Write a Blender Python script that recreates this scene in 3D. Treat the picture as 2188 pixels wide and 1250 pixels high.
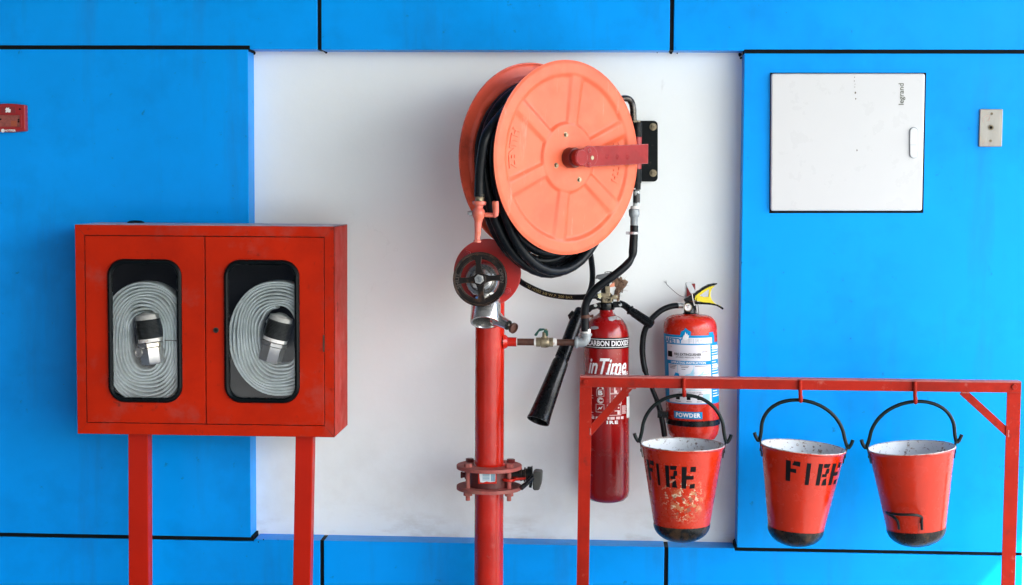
import bpy, math, random
from mathutils import Vector, Matrix
random.seed(7)
C = bpy.context.scene
for o in list(bpy.data.objects): bpy.data.objects.remove(o)
PI = math.pi
# ------------------------------------------------------------------ camera
F_PX, D_CAM, ZC = 3500.0, 5.6, 1.72
YAW, PITCH, ROLL = 0.05823615, 0.07000677, 0.00554121
_F = Vector((-math.sin(YAW)*math.cos(PITCH), math.cos(YAW)*math.cos(PITCH), -math.sin(PITCH)))
_R0 = Vector((math.cos(YAW), math.sin(YAW), 0)); _U0 = _R0.cross(_F)
_R = math.cos(ROLL)*_R0 + math.sin(ROLL)*_U0
_U = -math.sin(ROLL)*_R0 + math.cos(ROLL)*_U0
CAM = Vector((0, -D_CAM, ZC))
cd = bpy.data.cameras.new('camera'); cam = bpy.data.objects.new('camera', cd); C.collection.objects.link(cam)
m4 = Matrix((( _R.x, _U.x, -_F.x, CAM.x), (_R.y, _U.y, -_F.y, CAM.y), (_R.z, _U.z, -_F.z, CAM.z), (0, 0, 0, 1)))
cam.matrix_world = m4
cd.sensor_width = 36; cd.lens = F_PX/2188*36; cd.clip_start = 0.05; cd.clip_end = 500
C.camera = cam
# ------------------------------------------------------------------ light
SUN_EL, SUN_AZ = 46, 60      # degrees; azimuth measured from the wall's normal towards the right
w = bpy.data.worlds.new('World'); C.world = w; w.use_nodes = True
nt = w.node_tree; nt.nodes.clear()
sky = nt.nodes.new('ShaderNodeTexSky'); sky.sky_type = 'NISHITA'; sky.sun_disc = False
sky.sun_elevation = math.radians(SUN_EL); sky.sun_rotation = math.radians(180-SUN_AZ)
sky.dust_density = 2.2; sky.air_density = 1.0; sky.ozone_density = 0.6
bg = nt.nodes.new('ShaderNodeBackground'); bg.inputs[1].default_value = 0.15
wo = nt.nodes.new('ShaderNodeOutputWorld'); nt.links.new(sky.outputs[0], bg.inputs[0]); nt.links.new(bg.outputs[0], wo.inputs[0])
sd = bpy.data.lights.new('sun', 'SUN'); sun = bpy.data.objects.new('sun', sd); C.collection.objects.link(sun)
sd.energy = 3.5; sd.angle = math.radians(0.6); sd.color = (1.0, 0.965, 0.91)
sv = Vector((math.sin(math.radians(SUN_AZ))*math.cos(math.radians(SUN_EL)), -math.cos(math.radians(SUN_AZ))*math.cos(math.radians(SUN_EL)), math.sin(math.radians(SUN_EL))))
sun.rotation_euler = sv.to_track_quat('Z', 'Y').to_euler(); sun.location = (4, -6, 8)
C.view_settings.view_transform = 'Standard'; C.view_settings.look = 'None'
C.view_settings.exposure = 2.75; C.view_settings.gamma = 1; C.view_settings.use_curve_mapping = False
# ------------------------------------------------------------------ geometry helpers
def P(px, py, Y):
    """the point of the vertical plane Y seen at pixel (px, py) of the 2188 x 1250 photograph"""
    d = _F*F_PX + _R*(px-1094) - _U*(py-625); t = (Y+D_CAM)/d.y
    return CAM + d*t
def S(Y): return (Y+D_CAM)/F_PX      # metres per photograph pixel at depth Y

SPLIT = {'band_line', 'thread_tape', 'screw', 'hinge_barrel', 'bracket_gusset', 'foot_plate', 'handle_tab', 'white_label', 'grip_rib', 'horn_rib', 'weld_dimple', 'foil_strip', 'joint_seal', 'blue_label'}
STUFF = {'class_marks', 'instruction_print', 'white_print', 'black_print', 'blue_print', 'pale_blue_picture', 'label_print', 'drip_mark', 'sealant_crumb', 'phone_drawing', 'hose_print'}
class MB:
    def __init__(s): s.v = []; s.f = []; s.mi = []
    def add(s, vs, fs, mi=0):
        n = len(s.v); s.v += [Vector(v) for v in vs]; s.f += [tuple(i+n for i in f) for f in fs]; s.mi += [mi]*len(fs); return s
    def box(s, a, b, mi=0, M=None):
        x0, y0, z0 = [min(a[i], b[i]) for i in range(3)]; x1, y1, z1 = [max(a[i], b[i]) for i in range(3)]
        vs = [Vector(p) for p in ((x0,y0,z0),(x1,y0,z0),(x1,y1,z0),(x0,y1,z0),(x0,y0,z1),(x1,y0,z1),(x1,y1,z1),(x0,y1,z1))]
        if M: vs = [M @ v for v in vs]
        return s.add(vs, [(0,3,2,1),(4,5,6,7),(0,1,5,4),(1,2,6,5),(2,3,7,6),(3,0,4,7)], mi)
    def cyl(s, p0, p1, r0, r1=None, n=24, mi=0, caps=(1,1)):
        r1 = r0 if r1 is None else r1
        return s.lathe([(0, 0)]*caps[0] + [(r0, 0), (r1, 1)] + [(0, 1)]*caps[1], p0, Vector(p1)-Vector(p0), n, mi, norm=True)
    def lathe(s, prof, o, ax, n=32, mi=0, norm=False, a0=0.0):
        """prof: (radius, height along ax)"""
        o = Vector(o); ax = Vector(ax); L = ax.length if norm else 1.0; a = ax.normalized()
        u = a.orthogonal().normalized() if abs(a.z) < .999 else Vector((1, 0, 0)); w_ = a.cross(u)
        vs = []; rings = []
        for r, h in prof:
            c = o + a*(h*L)
            if r <= 1e-9: rings.append([len(vs)]); vs.append(c)
            else:
                rings.append(list(range(len(vs), len(vs)+n)))
                vs += [c + (u*math.cos(a0+2*PI*i/n) + w_*math.sin(a0+2*PI*i/n))*r for i in range(n)]
        fs = []
        for A, B in zip(rings, rings[1:]):
            for i in range(n):
                j = (i+1) % n
                if len(A) == 1 and len(B) == 1: continue
                if len(A) == 1: fs.append((A[0], B[j], B[i]))
                elif len(B) == 1: fs.append((A[i], A[j], B[0]))
                else: fs.append((A[i], A[j], B[j], B[i]))
        return s.add(vs, fs, mi)
    def tube(s, pts, r, n=12, mi=0, closed=False, caps=True, flat=None):
        """flat: (ry, up vector) gives an elliptical section"""
        pts = [Vector(p) for p in pts]; N = len(pts); rs = r if isinstance(r, (list, tuple)) else [r]*N
        vs = []; fs = []; prev = None
        for k in range(N):
            if closed: t = pts[(k+1) % N]-pts[k-1]
            else: t = pts[min(k+1, N-1)]-pts[max(k-1, 0)]
            t.normalize()
            if flat: w_ = Vector(flat[1]); u = t.cross(w_).normalized(); w_ = u.cross(t).normalized(); 
            else:
                if prev is None: u = t.orthogonal().normalized()
                else: u = (prev - t*prev.dot(t)).normalized()
                w_ = t.cross(u); prev = u
            for i in range(n):
                a = 2*PI*i/n; ca, sa = math.cos(a), math.sin(a)
                if flat:
                    q = 3.0; ca = math.copysign(abs(ca)**(2/q), ca); sa = math.copysign(abs(sa)**(2/q), sa)
                    vs.append(pts[k] + u*(ca*rs[k]) + w_*(sa*flat[0]))
                else: vs.append(pts[k] + (u*ca + w_*sa)*rs[k])
        for k in range(N if closed else N-1):
            for i in range(n):
                j = (i+1) % n; a = k*n; b = ((k+1) % N)*n
                fs.append((a+i, a+j, b+j, b+i))
        if caps and not closed: fs.append(tuple(range(n-1, -1, -1))); fs.append(tuple((N-1)*n+i for i in range(n)))
        return s.add(vs, fs, mi)
    def prism(s, poly, mp, d0, d1, mi=0):
        """poly: 2D outline, mp(u, v, d) -> point; extruded from d0 to d1"""
        n = len(poly); vs = [mp(u, v, d0) for u, v in poly] + [mp(u, v, d1) for u, v in poly]
        fs = [tuple(range(n)), tuple(range(2*n-1, n-1, -1))] + [(i, i+n, (i+1) % n+n, (i+1) % n) for i in range(n)]
        return s.add(vs, fs, mi)
    def bar(s, a, b, w_, d, up=(0,-1,0), mi=0):
        """rectangular bar from a to b: w_ across, d along up"""
        a = Vector(a); b = Vector(b); t = (b-a).normalized(); u = Vector(up); u = (u - t*u.dot(t)).normalized(); x = t.cross(u)
        M = Matrix(((x.x,t.x,u.x,a.x),(x.y,t.y,u.y,a.y),(x.z,t.z,u.z,a.z),(0,0,0,1)))
        return s.box((-w_/2, 0, -d/2), (w_/2, (b-a).length, d/2), mi, M)
    def hexa(s, p0, p1, r, mi=0): return s.cyl(p0, p1, r, n=6, mi=mi)
    def islands(s):

        par = list(range(len(s.v)))
        def find(a):
            while par[a] != a: par[a] = par[par[a]]; a = par[a]
            return a
        for f in s.f:
            r = find(f[0])
            for i in f[1:]: par[find(i)] = r
        groups = {}
        for f, mi in zip(s.f, s.mi): groups.setdefault(find(f[0]), []).append((f, mi))
        out = []
        for fl in groups.values():
            m = MB(); mp = {}
            for f, mi in fl:
                for i in f:
                    if i not in mp: mp[i] = len(m.v); m.v.append(s.v[i])
                m.f.append(tuple(mp[i] for i in f)); m.mi.append(mi)
            out.append(m)
        return out
    def build(s, name, mats, parent=None, bevel=0, sharp=35, seg=2, flatshade=False, kind=None):
        if name in SPLIT and not getattr(s, 'one', False):
            isl = s.islands()
            if len(isl) > 1:
                for m in isl: m.one = True; o = m.build(name, mats, parent, bevel, sharp, seg, flatshade, kind)
                return o
        if name in STUFF: kind = 'stuff'
        mats = mats if isinstance(mats, (list, tuple)) else [mats]
        lo = Vector([min(v[i] for v in s.v) for i in range(3)]); hi = Vector([max(v[i] for v in s.v) for i in range(3)]); c = (lo+hi)/2
        me = bpy.data.meshes.new(name); me.from_pydata([v-c for v in s.v], [], s.f)
        for m in mats: me.materials.append(m)
        me.polygons.foreach_set('material_index', s.mi)
        if not flatshade: me.shade_smooth(); me.set_sharp_from_angle(angle=math.radians(sharp))
        import bmesh
        bm = bmesh.new(); bm.from_mesh(me); bmesh.ops.recalc_face_normals(bm, faces=bm.faces); bm.to_mesh(me); bm.free()
        me.update()
        o = bpy.data.objects.new(name, me); C.collection.objects.link(o)
        o['wl'] = tuple(c)
        if parent: o.parent = parent; o.location = c - Vector(parent['wl'])
        else: o.location = c
        if bevel:
            b = o.modifiers.new('bevel', 'BEVEL'); b.width = bevel; b.segments = seg; b.limit_method = 'ANGLE'; b.angle_limit = math.radians(40); b.harden_normals = True
        if kind: o['kind'] = kind
        return o
def thing(name, label, cat, loc, group=None):
    o = bpy.data.objects.new(name, None); C.collection.objects.link(o); o.location = loc; o['wl'] = tuple(loc); o.empty_display_size = .1
    o['label'] = label; o['category'] = cat
    if group: o['group'] = group
    return o
def tag(o, label, cat, group=None):
    o['label'] = label; o['category'] = cat
    if group: o['group'] = group
    return o
def catmull(pts, n=8, closed=False):
    pts = [Vector(p) for p in pts]; out = []; N = len(pts)
    rng = range(N) if closed else range(N-1)
    for i in rng:
        if closed: a, b, c, d = pts[i-1], pts[i], pts[(i+1) % N], pts[(i+2) % N]
        else: a, b, c, d = pts[max(i-1, 0)], pts[i], pts[i+1], pts[min(i+2, N-1)]
        for k in range(n):
            t = k/n
            out.append(.5*((2*b) + (c-a)*t + (2*a-5*b+4*c-d)*t*t + (3*b-a-3*c+d)*t**3))
    if not closed: out.append(pts[-1])
    return out
def rrect(x0, y0, x1, y1, r, n=6):
    o = []
    for cx, cy, a0 in ((x1-r, y1-r, 0), (x0+r, y1-r, 90), (x0+r, y0+r, 180), (x1-r, y0+r, 270)):
        for k in range(n+1):
            a = math.radians(a0+90*k/n); o.append((cx+r*math.cos(a), cy+r*math.sin(a)))
    return o
# text as flat polygons
def glyphs(txt, bold=0.0, shear=0.0, spacing=1.0):
    cu = bpy.data.curves.new('t', 'FONT'); cu.body = txt; cu.size = 1; cu.offset = bold; cu.shear = shear; cu.space_character = spacing
    cu.resolution_u = 3; ob = bpy.data.objects.new('t', cu); C.collection.objects.link(ob)
    dg = bpy.context.evaluated_depsgraph_get(); me = bpy.data.meshes.new_from_object(ob.evaluated_get(dg))
    vs = [(v.co.x, v.co.y) for v in me.vertices]; fs = [tuple(p.vertices) for p in me.polygons]
    bpy.data.objects.remove(ob); bpy.data.curves.remove(cu); bpy.data.meshes.remove(me)
    x0 = min(v[0] for v in vs); x1 = max(v[0] for v in vs); y0 = min(v[1] for v in vs); y1 = max(v[1] for v in vs)
    return [((x-x0)/(x1-x0), (y-y0)/(y1-y0)) for x, y in vs], fs
def text(mb, txt, mp, u0, v0, u1, v1, bold=0.0, shear=0.0, spacing=1.0, mi=0):
    """fills the rectangle (u0,v0)-(u1,v1) of the mapping mp(u, v) with the text"""
    vs, fs = glyphs(txt, bold, shear, spacing)
    vs, fs = subdiv(vs, fs, 1/(3.5*len(txt)))
    mb.add([mp(u0+x*(u1-u0), v0+y*(v1-v0)) for x, y in vs], fs, mi)
def subdiv(vs, fs, tol):
    """split triangles until none is wider than tol, so that print follows a curved body"""
    vs = list(vs); mid = {}; out = []; st = []
    for f in fs:
        for i in range(1, len(f)-1): st.append((f[0], f[i], f[i+1]))
    while st:
        t = st.pop(); e = max(((abs(vs[t[i]][0]-vs[t[(i+1) % 3]][0]), i) for i in range(3)))
        if e[0] <= tol: out.append(t); continue
        i = e[1]; a, b, c = t[i], t[(i+1) % 3], t[(i+2) % 3]; k = (min(a, b), max(a, b))
        if k not in mid: mid[k] = len(vs); vs.append(tuple((p+q)/2 for p, q in zip(vs[a], vs[b])))
        m = mid[k]; st += [(a, m, c), (m, b, c)]
    return vs, out
def flatpoly(mb, pts, mp, tol, mi=0):
    from mathutils.geometry import tessellate_polygon
    tr = tessellate_polygon([[Vector((x, y, 0)) for x, y in pts]])
    vs, fs = subdiv(pts, [tuple(t) for t in tr], tol); mb.add([mp(x, y) for x, y in vs], fs, mi)
def patch(mb, poly_or_rect, mp, mi=0, nx=10):
    u0, v0, u1, v1 = poly_or_rect; vs = []; fs = []
    for i in range(nx+1):
        u = u0+(u1-u0)*i/nx; vs += [mp(u, v0), mp(u, v1)]
    for i in range(nx): fs.append((2*i, 2*i+2, 2*i+3, 2*i+1))
    mb.add(vs, fs, mi)
def frame_line(mb, u0, v0, u1, v1, t, mp, mi=0):
    patch(mb, (u0, v0, u1, v0+t), mp, mi, 4); patch(mb, (u0, v1-t, u1, v1), mp, mi, 4)
    patch(mb, (u0, v0+t, u0+t, v1-t), mp, mi, 1); patch(mb, (u1-t, v0+t, u1, v1-t), mp, mi, 1)
# ------------------------------------------------------------------ materials
def N(nt, t, **k):
    n = nt.nodes.new(t)
    for a, b in k.items(): setattr(n, a, b)
    return n
def ramp(nt, src, stops):
    r = N(nt, 'ShaderNodeValToRGB'); cr = r.color_ramp
    while len(cr.elements) < len(stops): cr.elements.new(.5)
    for e, (p, c) in zip(cr.elements, stops):
        e.position = p; e.color = (c, c, c, 1) if not isinstance(c, (tuple, list)) else (*c, 1)
    nt.links.new(src, r.inputs[0]); return r.outputs[0]
def mixc(nt, fac, a, b):
    m = N(nt, 'ShaderNodeMix', data_type='RGBA')
    for i, x in ((0, fac), (6, a), (7, b)):
        if isinstance(x, (int, float)): m.inputs[i].default_value = x
        elif isinstance(x, (tuple, list)): m.inputs[i].default_value = (*x, 1)
        else: nt.links.new(x, m.inputs[i])
    return m.outputs[2]
def math_(nt, op, a, b=None):
    m = N(nt, 'ShaderNodeMath', operation=op)
    for i, x in ((0, a), (1, b)):
        if x is None: continue
        if isinstance(x, (int, float)): m.inputs[i].default_value = x
        else: nt.links.new(x, m.inputs[i])
    return m.outputs[0]
def noise(nt, scale, detail=4, rough=.55, vec=None, stretch=None, off=0):
    n = N(nt, 'ShaderNodeTexNoise'); n.inputs['Scale'].default_value = scale; n.inputs['Detail'].default_value = detail; n.inputs['Roughness'].default_value = rough
    g = N(nt, 'ShaderNodeNewGeometry'); mp = N(nt, 'ShaderNodeMapping'); nt.links.new(g.outputs['Position'] if vec is None else vec, mp.inputs[0])
    if stretch: mp.inputs['Scale'].default_value = stretch
    mp.inputs['Location'].default_value = (off, off*1.7, off*.6)
    nt.links.new(mp.outputs[0], n.inputs['Vector']); return n.outputs['Fac']
def mat(name, col, rough=.5, metal=0.0, var=.12, vscale=3.0, spec=.5, coat=0.0, bump=0.0, bscale=40, layers=(), edge=None, rvar=.1, stretch=None, bstretch=None):
    """layers: (colour, noise scale, lo, hi, amount, zrange or None) laid over the base colour; edge: (colour, radius, amount)"""
    m = bpy.data.materials.new(name); m.use_nodes = True; t = m.node_tree; b = t.nodes['Principled BSDF']
    n1 = noise(t, vscale, 5, .6, stretch=stretch)
    dk = tuple(c*(1-var) for c in col); lt = tuple(min(1, c*(1+var*.8)) for c in col)
    c = mixc(t, ramp(t, n1, [(.3, 0.0), (.7, 1.0)]), dk, lt)
    rr = N(t, 'ShaderNodeMapRange'); t.links.new(noise(t, vscale*4, 6, .6, off=3), rr.inputs[0]); rr.inputs[1].default_value = .3; rr.inputs[2].default_value = .7
    rr.inputs[3].default_value = max(.02, rough-rvar); rr.inputs[4].default_value = min(1, rough+rvar)
    rough_s = rr.outputs[0]
    for i, L in enumerate(layers):
        lc, sc, lo, hi, amt, zr = L[:6]; st = L[6] if len(L) > 6 else None
        k = ramp(t, noise(t, sc, 8, .65, off=5.3*(i+1), stretch=st), [(lo, 0.0), (hi, amt)])
        if zr:
            g = N(t, 'ShaderNodeNewGeometry'); sx = N(t, 'ShaderNodeSeparateXYZ'); t.links.new(g.outputs['Position'], sx.inputs[0])
            mr = N(t, 'ShaderNodeMapRange', interpolation_type='SMOOTHSTEP'); t.links.new(sx.outputs[2], mr.inputs[0]); 
            if not isinstance(zr[0], tuple): mr.inputs[1].default_value = zr[0]; mr.inputs[2].default_value = zr[1]
            mr.inputs[3].default_value = 1; mr.inputs[4].default_value = 0
            if isinstance(zr[0], tuple):
                vd = N(t, 'ShaderNodeVectorMath', operation='DISTANCE'); t.links.new(g.outputs['Position'], vd.inputs[0]); vd.inputs[1].default_value = P(*zr[0], -.57)
                t.links.new(vd.outputs['Value'], mr.inputs[0]); mr.inputs[1].default_value = zr[1]; mr.inputs[2].default_value = zr[2]
            k = math_(t, 'MULTIPLY', k, mr.outputs[0])
        c = mixc(t, k, c, lc)
        rough_s = math_(t, 'ADD', rough_s, math_(t, 'MULTIPLY', k, .25))
    if edge:
        bv = N(t, 'ShaderNodeBevel'); bv.samples = 4; bv.inputs[0].default_value = edge[1]
        g = N(t, 'ShaderNodeNewGeometry'); dp = N(t, 'ShaderNodeVectorMath', operation='DOT_PRODUCT')
        t.links.new(bv.outputs[0], dp.inputs[0]); t.links.new(g.outputs['Normal'], dp.inputs[1])
        e = math_(t, 'SUBTRACT', 1.0, dp.outputs['Value'])
        e = math_(t, 'MULTIPLY', e, 7.0)
        e = math_(t, 'MULTIPLY', e, ramp(t, noise(t, 30, 6, .7, off=9), [(.42, 0.0), (.6, 1.0)]))
        e = math_(t, 'MINIMUM', e, edge[2])
        c = mixc(t, e, c, edge[0])
    if isinstance(c, tuple): b.inputs['Base Color'].default_value = (*c, 1)
    else: t.links.new(c, b.inputs['Base Color'])
    t.links.new(rough_s, b.inputs['Roughness'])
    b.inputs['Metallic'].default_value = metal; b.inputs['Specular IOR Level'].default_value = spec; b.inputs['Coat Weight'].default_value = coat; b.inputs['Coat Roughness'].default_value = .12
    if bump:
        bp = N(t, 'ShaderNodeBump'); bp.inputs['Strength'].default_value = 1; bp.inputs['Distance'].default_value = bump
        t.links.new(noise(t, bscale, 5, .6, off=1.5, stretch=bstretch), bp.inputs['Height']); t.links.new(bp.outputs[0], b.inputs['Normal'])
    return m
RUST = (.16, .05, .02); GRIME = (.05, .04, .035)
M = {}
M['blue'] = mat('blue_cladding_paint', (.0002, .325, .92), .34, var=.09, vscale=1.6, spec=.10, bump=.004, bscale=1.6, rvar=.05,
    layers=((( .01, .09, .22), 22, .66, .72, .5, None), ((.002, .12, .40), 3.0, .50, .80, .35, None), ((.02, .16, .45), 9, .55, .75, .3, None, (1, 1, .12)), ((.01,.01,.012), 55, .735, .755, .85, None), ((.25, .55, .75), 75, .755, .775, .7, None)))
M['white_wall'] = mat('white_wall_paint', (.86, .91, .895), .55, var=.035, vscale=1.5, bump=.0008, bscale=25,
    layers=(((.56, .53, .46), 3.5, .42, .75, .40, (.45, 1.15)), ((.42, .36, .28), 9, .50, .66, .6, (.44, .62), (.35, 1, 1)), ((.36, .35, .33), 7, .66, .78, .35, None, (1, 1, .4)), ((.03, .03, .03), 55, .755, .78, .8, None),
            ((.25, .17, .09), 38, .70, .74, .6, (.7, 1.5))))
def cracks(m):
    t = m.node_tree; b = t.nodes['Principled BSDF']; c0 = b.inputs['Base Color'].links[0].from_socket
    n = noise(t, 2.2, 6, .62, off=13); d = math_(t, 'ABSOLUTE', math_(t, 'SUBTRACT', n, .5)); k = ramp(t, d, [(.0, 1.0), (.0028, 0.0)])
    k = math_(t, 'MULTIPLY', k, ramp(t, noise(t, 1.3, 3, .5, off=21), [(.56, 0.0), (.72, .16)]))
    c = mixc(t, k, c0, (.33, .33, .34)); t.links.new(c, b.inputs['Base Color'])
cracks(M['white_wall'])
M['joint'] = mat('black_joint_sealant', (.002, .0025, .003), .7, spec=.15, var=.3)
M['cab'] = mat('cabinet_red_paint', (.47, .016, .001), .45, var=.12, vscale=4, spec=.10, bump=.0004, bscale=60,
    layers=(((.28, .10, .08), 6, .55, .70, .36, None), ((.10, .015, .01), 26, .62, .70, .5, None), ((.20, .004, .001), 3.5, .5, .75, .5, None), ((.07, .02, .015), 14, .67, .72, .6, None), ((.55, .30, .25), 60, .74, .78, .5, None)), edge=((.06, .025, .02), .004, .8))
M['leg'] = mat('leg_red_paint', (.42, .010, .001), .4, var=.1, vscale=5, spec=.18, layers=(((.10, .02, .015), 30, .70, .75, .5, None),))
M['cab_top'] = mat('dusty_cabinet_top', (.62, .50, .52), .75, var=.25, vscale=20, layers=(((.2, .02, .01), 25, .6, .7, .6, None),))
M['pipe'] = mat('pipe_red_gloss', (.46, .012, .003), .20, var=.15, vscale=8, spec=.45, bump=.0022, bscale=26, rvar=.08, layers=(((.25, .02, .012), 18, .64, .74, .5, None), ((.10, .03, .02), 70, .72, .76, .6, None)))
M['pipe_dusty'] = mat('flange_dusty_red', (.36, .075, .06), .65, var=.25, vscale=30, bump=.0008, bscale=90, layers=(((.25, .13, .10), 22, .45, .65, .6, None), ((.10, .035, .02), 40, .62, .7, .7, None)))
M['disc'] = mat('reel_salmon_paint', (.72, .125, .052), .38, var=.10, vscale=5, spec=.32, bump=.0005, bscale=30, layers=(((.80, .20, .10), 9, .50, .70, .4, None), ((.50, .06, .025), 4, .5, .75, .35, None), ((.80, .30, .22), 30, .62, .70, .5, None, (1, 1, .15)), ((.20, .06, .04), 70, .68, .71, .7, None)))
M['disc_in'] = mat('reel_inner_red_paint', (.92, .12, .06), .42, var=.12, vscale=8, layers=(((.30, .035, .02), 8, .5, .7, .6, None), ((.04, .02, .015), 50, .68, .74, .7, None)), edge=((.1, .03, .02), .004, .8))
M['arm'] = mat('arm_crimson_paint', (.27, .015, .015), .5, spec=.2, var=.2, vscale=20, bump=.0008, bscale=60, layers=(((.60, .22, .20), 30, .66, .74, .5, None), ((.06, .03, .03), 45, .70, .74, .7, None)), edge=((.65, .4, .38), .003, .5))
M['hub'] = mat('hub_dark_red', (.12, .008, .007), .4, var=.2, vscale=20)
M['black_rubber'] = mat('black_rubber', (.004, .006, .008), .34, var=.3, vscale=25, spec=.18, bump=.0003, bscale=220, layers=(((.05, .06, .065), 18, .62, .78, .4, None),))
M['black_gloss'] = mat('black_gloss_plastic', (.003, .004, .005), .26, var=.3, vscale=15, spec=.25, layers=(((.03, .035, .04), 25, .66, .78, .4, None),))
M['black_metal'] = mat('black_painted_metal', (.004, .006, .007), .45, spec=.15, var=.3, vscale=20, layers=(((.09, .07, .06), 30, .6, .72, .6, None),), edge=((.14, .10, .08), .002, .6))
M['wheel'] = mat('worn_black_iron', (.009, .0075, .007), .5, spec=.2, var=.4, vscale=25, bump=.001, bscale=80, layers=(((.12, .055, .03), 25, .55, .68, .6, None),), edge=((.22, .13, .09), .0025, .8))
M['chrome'] = mat('tarnished_chrome', (.52, .52, .50), .20, metal=.85, var=.08, vscale=8, rvar=.04, layers=(((.30, .24, .15), 22, .62, .75, .3, None),))
M['steel'] = mat('dull_steel', (.50, .50, .48), .38, metal=.8, var=.2, vscale=60, layers=(((.2, .15, .1), 60, .55, .7, .6, None),))
M['galv'] = mat('galvanised_grey', (.30, .33, .34), .5, metal=.3, var=.25, vscale=50, bump=.0006, bscale=120, layers=(((.45, .20, .05), 40, .62, .7, .5, None),))
M['brass'] = mat('dirty_brass', (.30, .25, .16), .42, metal=.6, var=.3, vscale=60, bump=.0006, bscale=150, layers=(((.08, .06, .04), 60, .52, .66, .7, None),))
M['rustpipe'] = mat('rusty_pipe', (.075, .025, .012), .65, var=.35, vscale=40, bump=.001, bscale=90, layers=(((.20, .08, .04), 40, .6, .7, .6, None), ((.03, .015, .012), 30, .55, .68, .7, None)))
M['tape'] = mat('white_thread_tape', (.72, .70, .66), .6, var=.1, vscale=60, layers=(((.45, .22, .08), 50, .58, .66, .6, None),))
M['green'] = mat('green_lever_sleeve', (.002, .07, .05), .4, var=.2, vscale=40)
M['salmonv'] = mat('nozzle_pink_paint', (.72, .17, .12), .42, var=.2, vscale=30, layers=(((.62, .12, .03), 25, .5, .62, .6, None), ((.85, .42, .33), 60, .62, .7, .5, None)))
M['co2'] = mat('extinguisher_deep_red', (.28, .004, .004), .22, var=.06, vscale=6, spec=.5, coat=.1, layers=(((.10, .01, .01), 40, .74, .78, .6, None),))
M['pow'] = mat('extinguisher_bright_red', (.50, .020, .006), .26, var=.06, vscale=8, spec=.45, layers=(((.30, .12, .06), 50, .74, .78, .5, None),))
M['whiteprint'] = mat('white_print', (.80, .80, .80), .5, var=.04)
M['pinkprint'] = mat('thin_white_print', (.74, .55, .54), .5, var=.08, vscale=50)
M['blackprint'] = mat('black_print', (.006, .006, .007), .5, var=.1, spec=.08)
M['greyprint'] = mat('faded_grey_print', (.45, .52, .58), .5, var=.1)
M['labelwhite'] = mat('spotted_label_white', (.66, .65, .70), .45, spec=.15, var=.04, layers=(((.48, .33, .20), 75, .645, .68, .8, None), ((.60, .50, .42), 30, .66, .74, .3, None)))
M['labelblue'] = mat('label_blue', (.002, .24, .52), .4, spec=.12, var=.08, vscale=30)
M['yellow'] = mat('yellow_plastic', (.80, .66, .02), .4, var=.06)
M['bucket'] = mat('bucket_red_paint', (.44, .020, .003), .22, var=.14, vscale=7, spec=.42, bump=.0025, bscale=9, layers=(((.42, .025, .01), 7, .5, .7, .5, None), ((.72, .42, .25), 55, .74, .77, .7, None)))
M['bucket_worn'] = mat('peeling_bucket_paint', (.47, .022, .003), .24, var=.14, vscale=7, spec=.42, bump=.0025, bscale=9, layers=(((.42, .025, .01), 7, .5, .7, .5, None), ((.40, .22, .09), 40, .51, .55, .9, ((1472, 1078), .02, .080)), ((.66, .54, .36), 85, .565, .59, .9, ((1458, 1070), .03, .10)), ((.16, .07, .035), 60, .55, .59, .85, ((1462, 1080), .02, .10)), ((.25, .10, .05), 60, .64, .68, .8, (.66, .80))))
M['enamel'] = mat('white_enamel_rust_spots', (.62, .66, .67), .35, var=.08, layers=(((.20, .13, .08), 42, .58, .61, .85, None), ((.10, .05, .03), 85, .60, .63, .8, None)))
M['rimwear'] = mat('worn_rim', (.45, .42, .38), .45, var=.3, vscale=40, layers=(((.15, .08, .05), 50, .5, .6, .8, None),))
M['tar'] = mat('black_tarred_bottom', (.005, .006, .006), .3, var=.4, vscale=25, spec=.28, bump=.0008, bscale=80, layers=(((.09, .045, .018), 24, .52, .64, .6, None), ((.10, .09, .07), 55, .62, .70, .5, None)))
M['rack'] = mat('rack_red_paint', (.34, .013, .004), .45, spec=.12, var=.25, vscale=5, bump=.0006, bscale=70, layers=(((.20, .012, .006), 7, .50, .66, .7, None), ((.14, .02, .015), 20, .60, .68, .6, None), ((.50, .16, .12), 22, .62, .72, .45, None), ((.05, .02, .015), 45, .68, .73, .7, None)), edge=((.25, .08, .06), .003, .6))
M['rack_dusty'] = mat('rack_dusty_red', (.40, .09, .075), .6, var=.25, vscale=25, layers=(((.18, .09, .08), 25, .5, .65, .6, None),))
M['handle'] = mat('bail_black_green', (.004, .009, .009), .35, spec=.2, var=.3, vscale=30, layers=(((.30, .03, .02), 20, .68, .72, .8, None), ((.10, .06, .04), 60, .64, .7, .6, None)))
M['dist'] = mat('white_door_enamel', (.62, .635, .635), .32, var=.012, spec=.3)
M['pull'] = mat('grey_white_latch', (.66, .68, .68), .4, var=.05)
M['plate'] = mat('brushed_steel_plate', (.30, .29, .26), .4, metal=.4, var=.15, vscale=40, stretch=(1, 1, .2), layers=(((.45, .36, .25), 30, .5, .7, .4, None),))
M['callred'] = mat('call_point_red', (.33, .010, .013), .38, var=.06, vscale=20)
M['calldark'] = mat('call_point_dark', (.22, .016, .018), .45, var=.1)
M['callin'] = mat('call_point_inside', (.28, .07, .055), .5, var=.3, vscale=90)
M['hosewhite'] = mat('canvas_hose', (.88, .92, .91), .85, var=.14, vscale=30, bump=.0006, bscale=400, layers=(((.45, .44, .40), 14, .5, .72, .4, None), ((.70, .72, .70), 20, .55, .7, .4, None)))
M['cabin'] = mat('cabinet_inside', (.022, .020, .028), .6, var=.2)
M['gasket'] = mat('window_gasket_rubber', (.002, .004, .005), .3, var=.2, spec=.16)
M['concrete'] = mat('paving_concrete', (.22, .23, .235), .85, var=.15, vscale=4, bump=.002, bscale=30)
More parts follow.
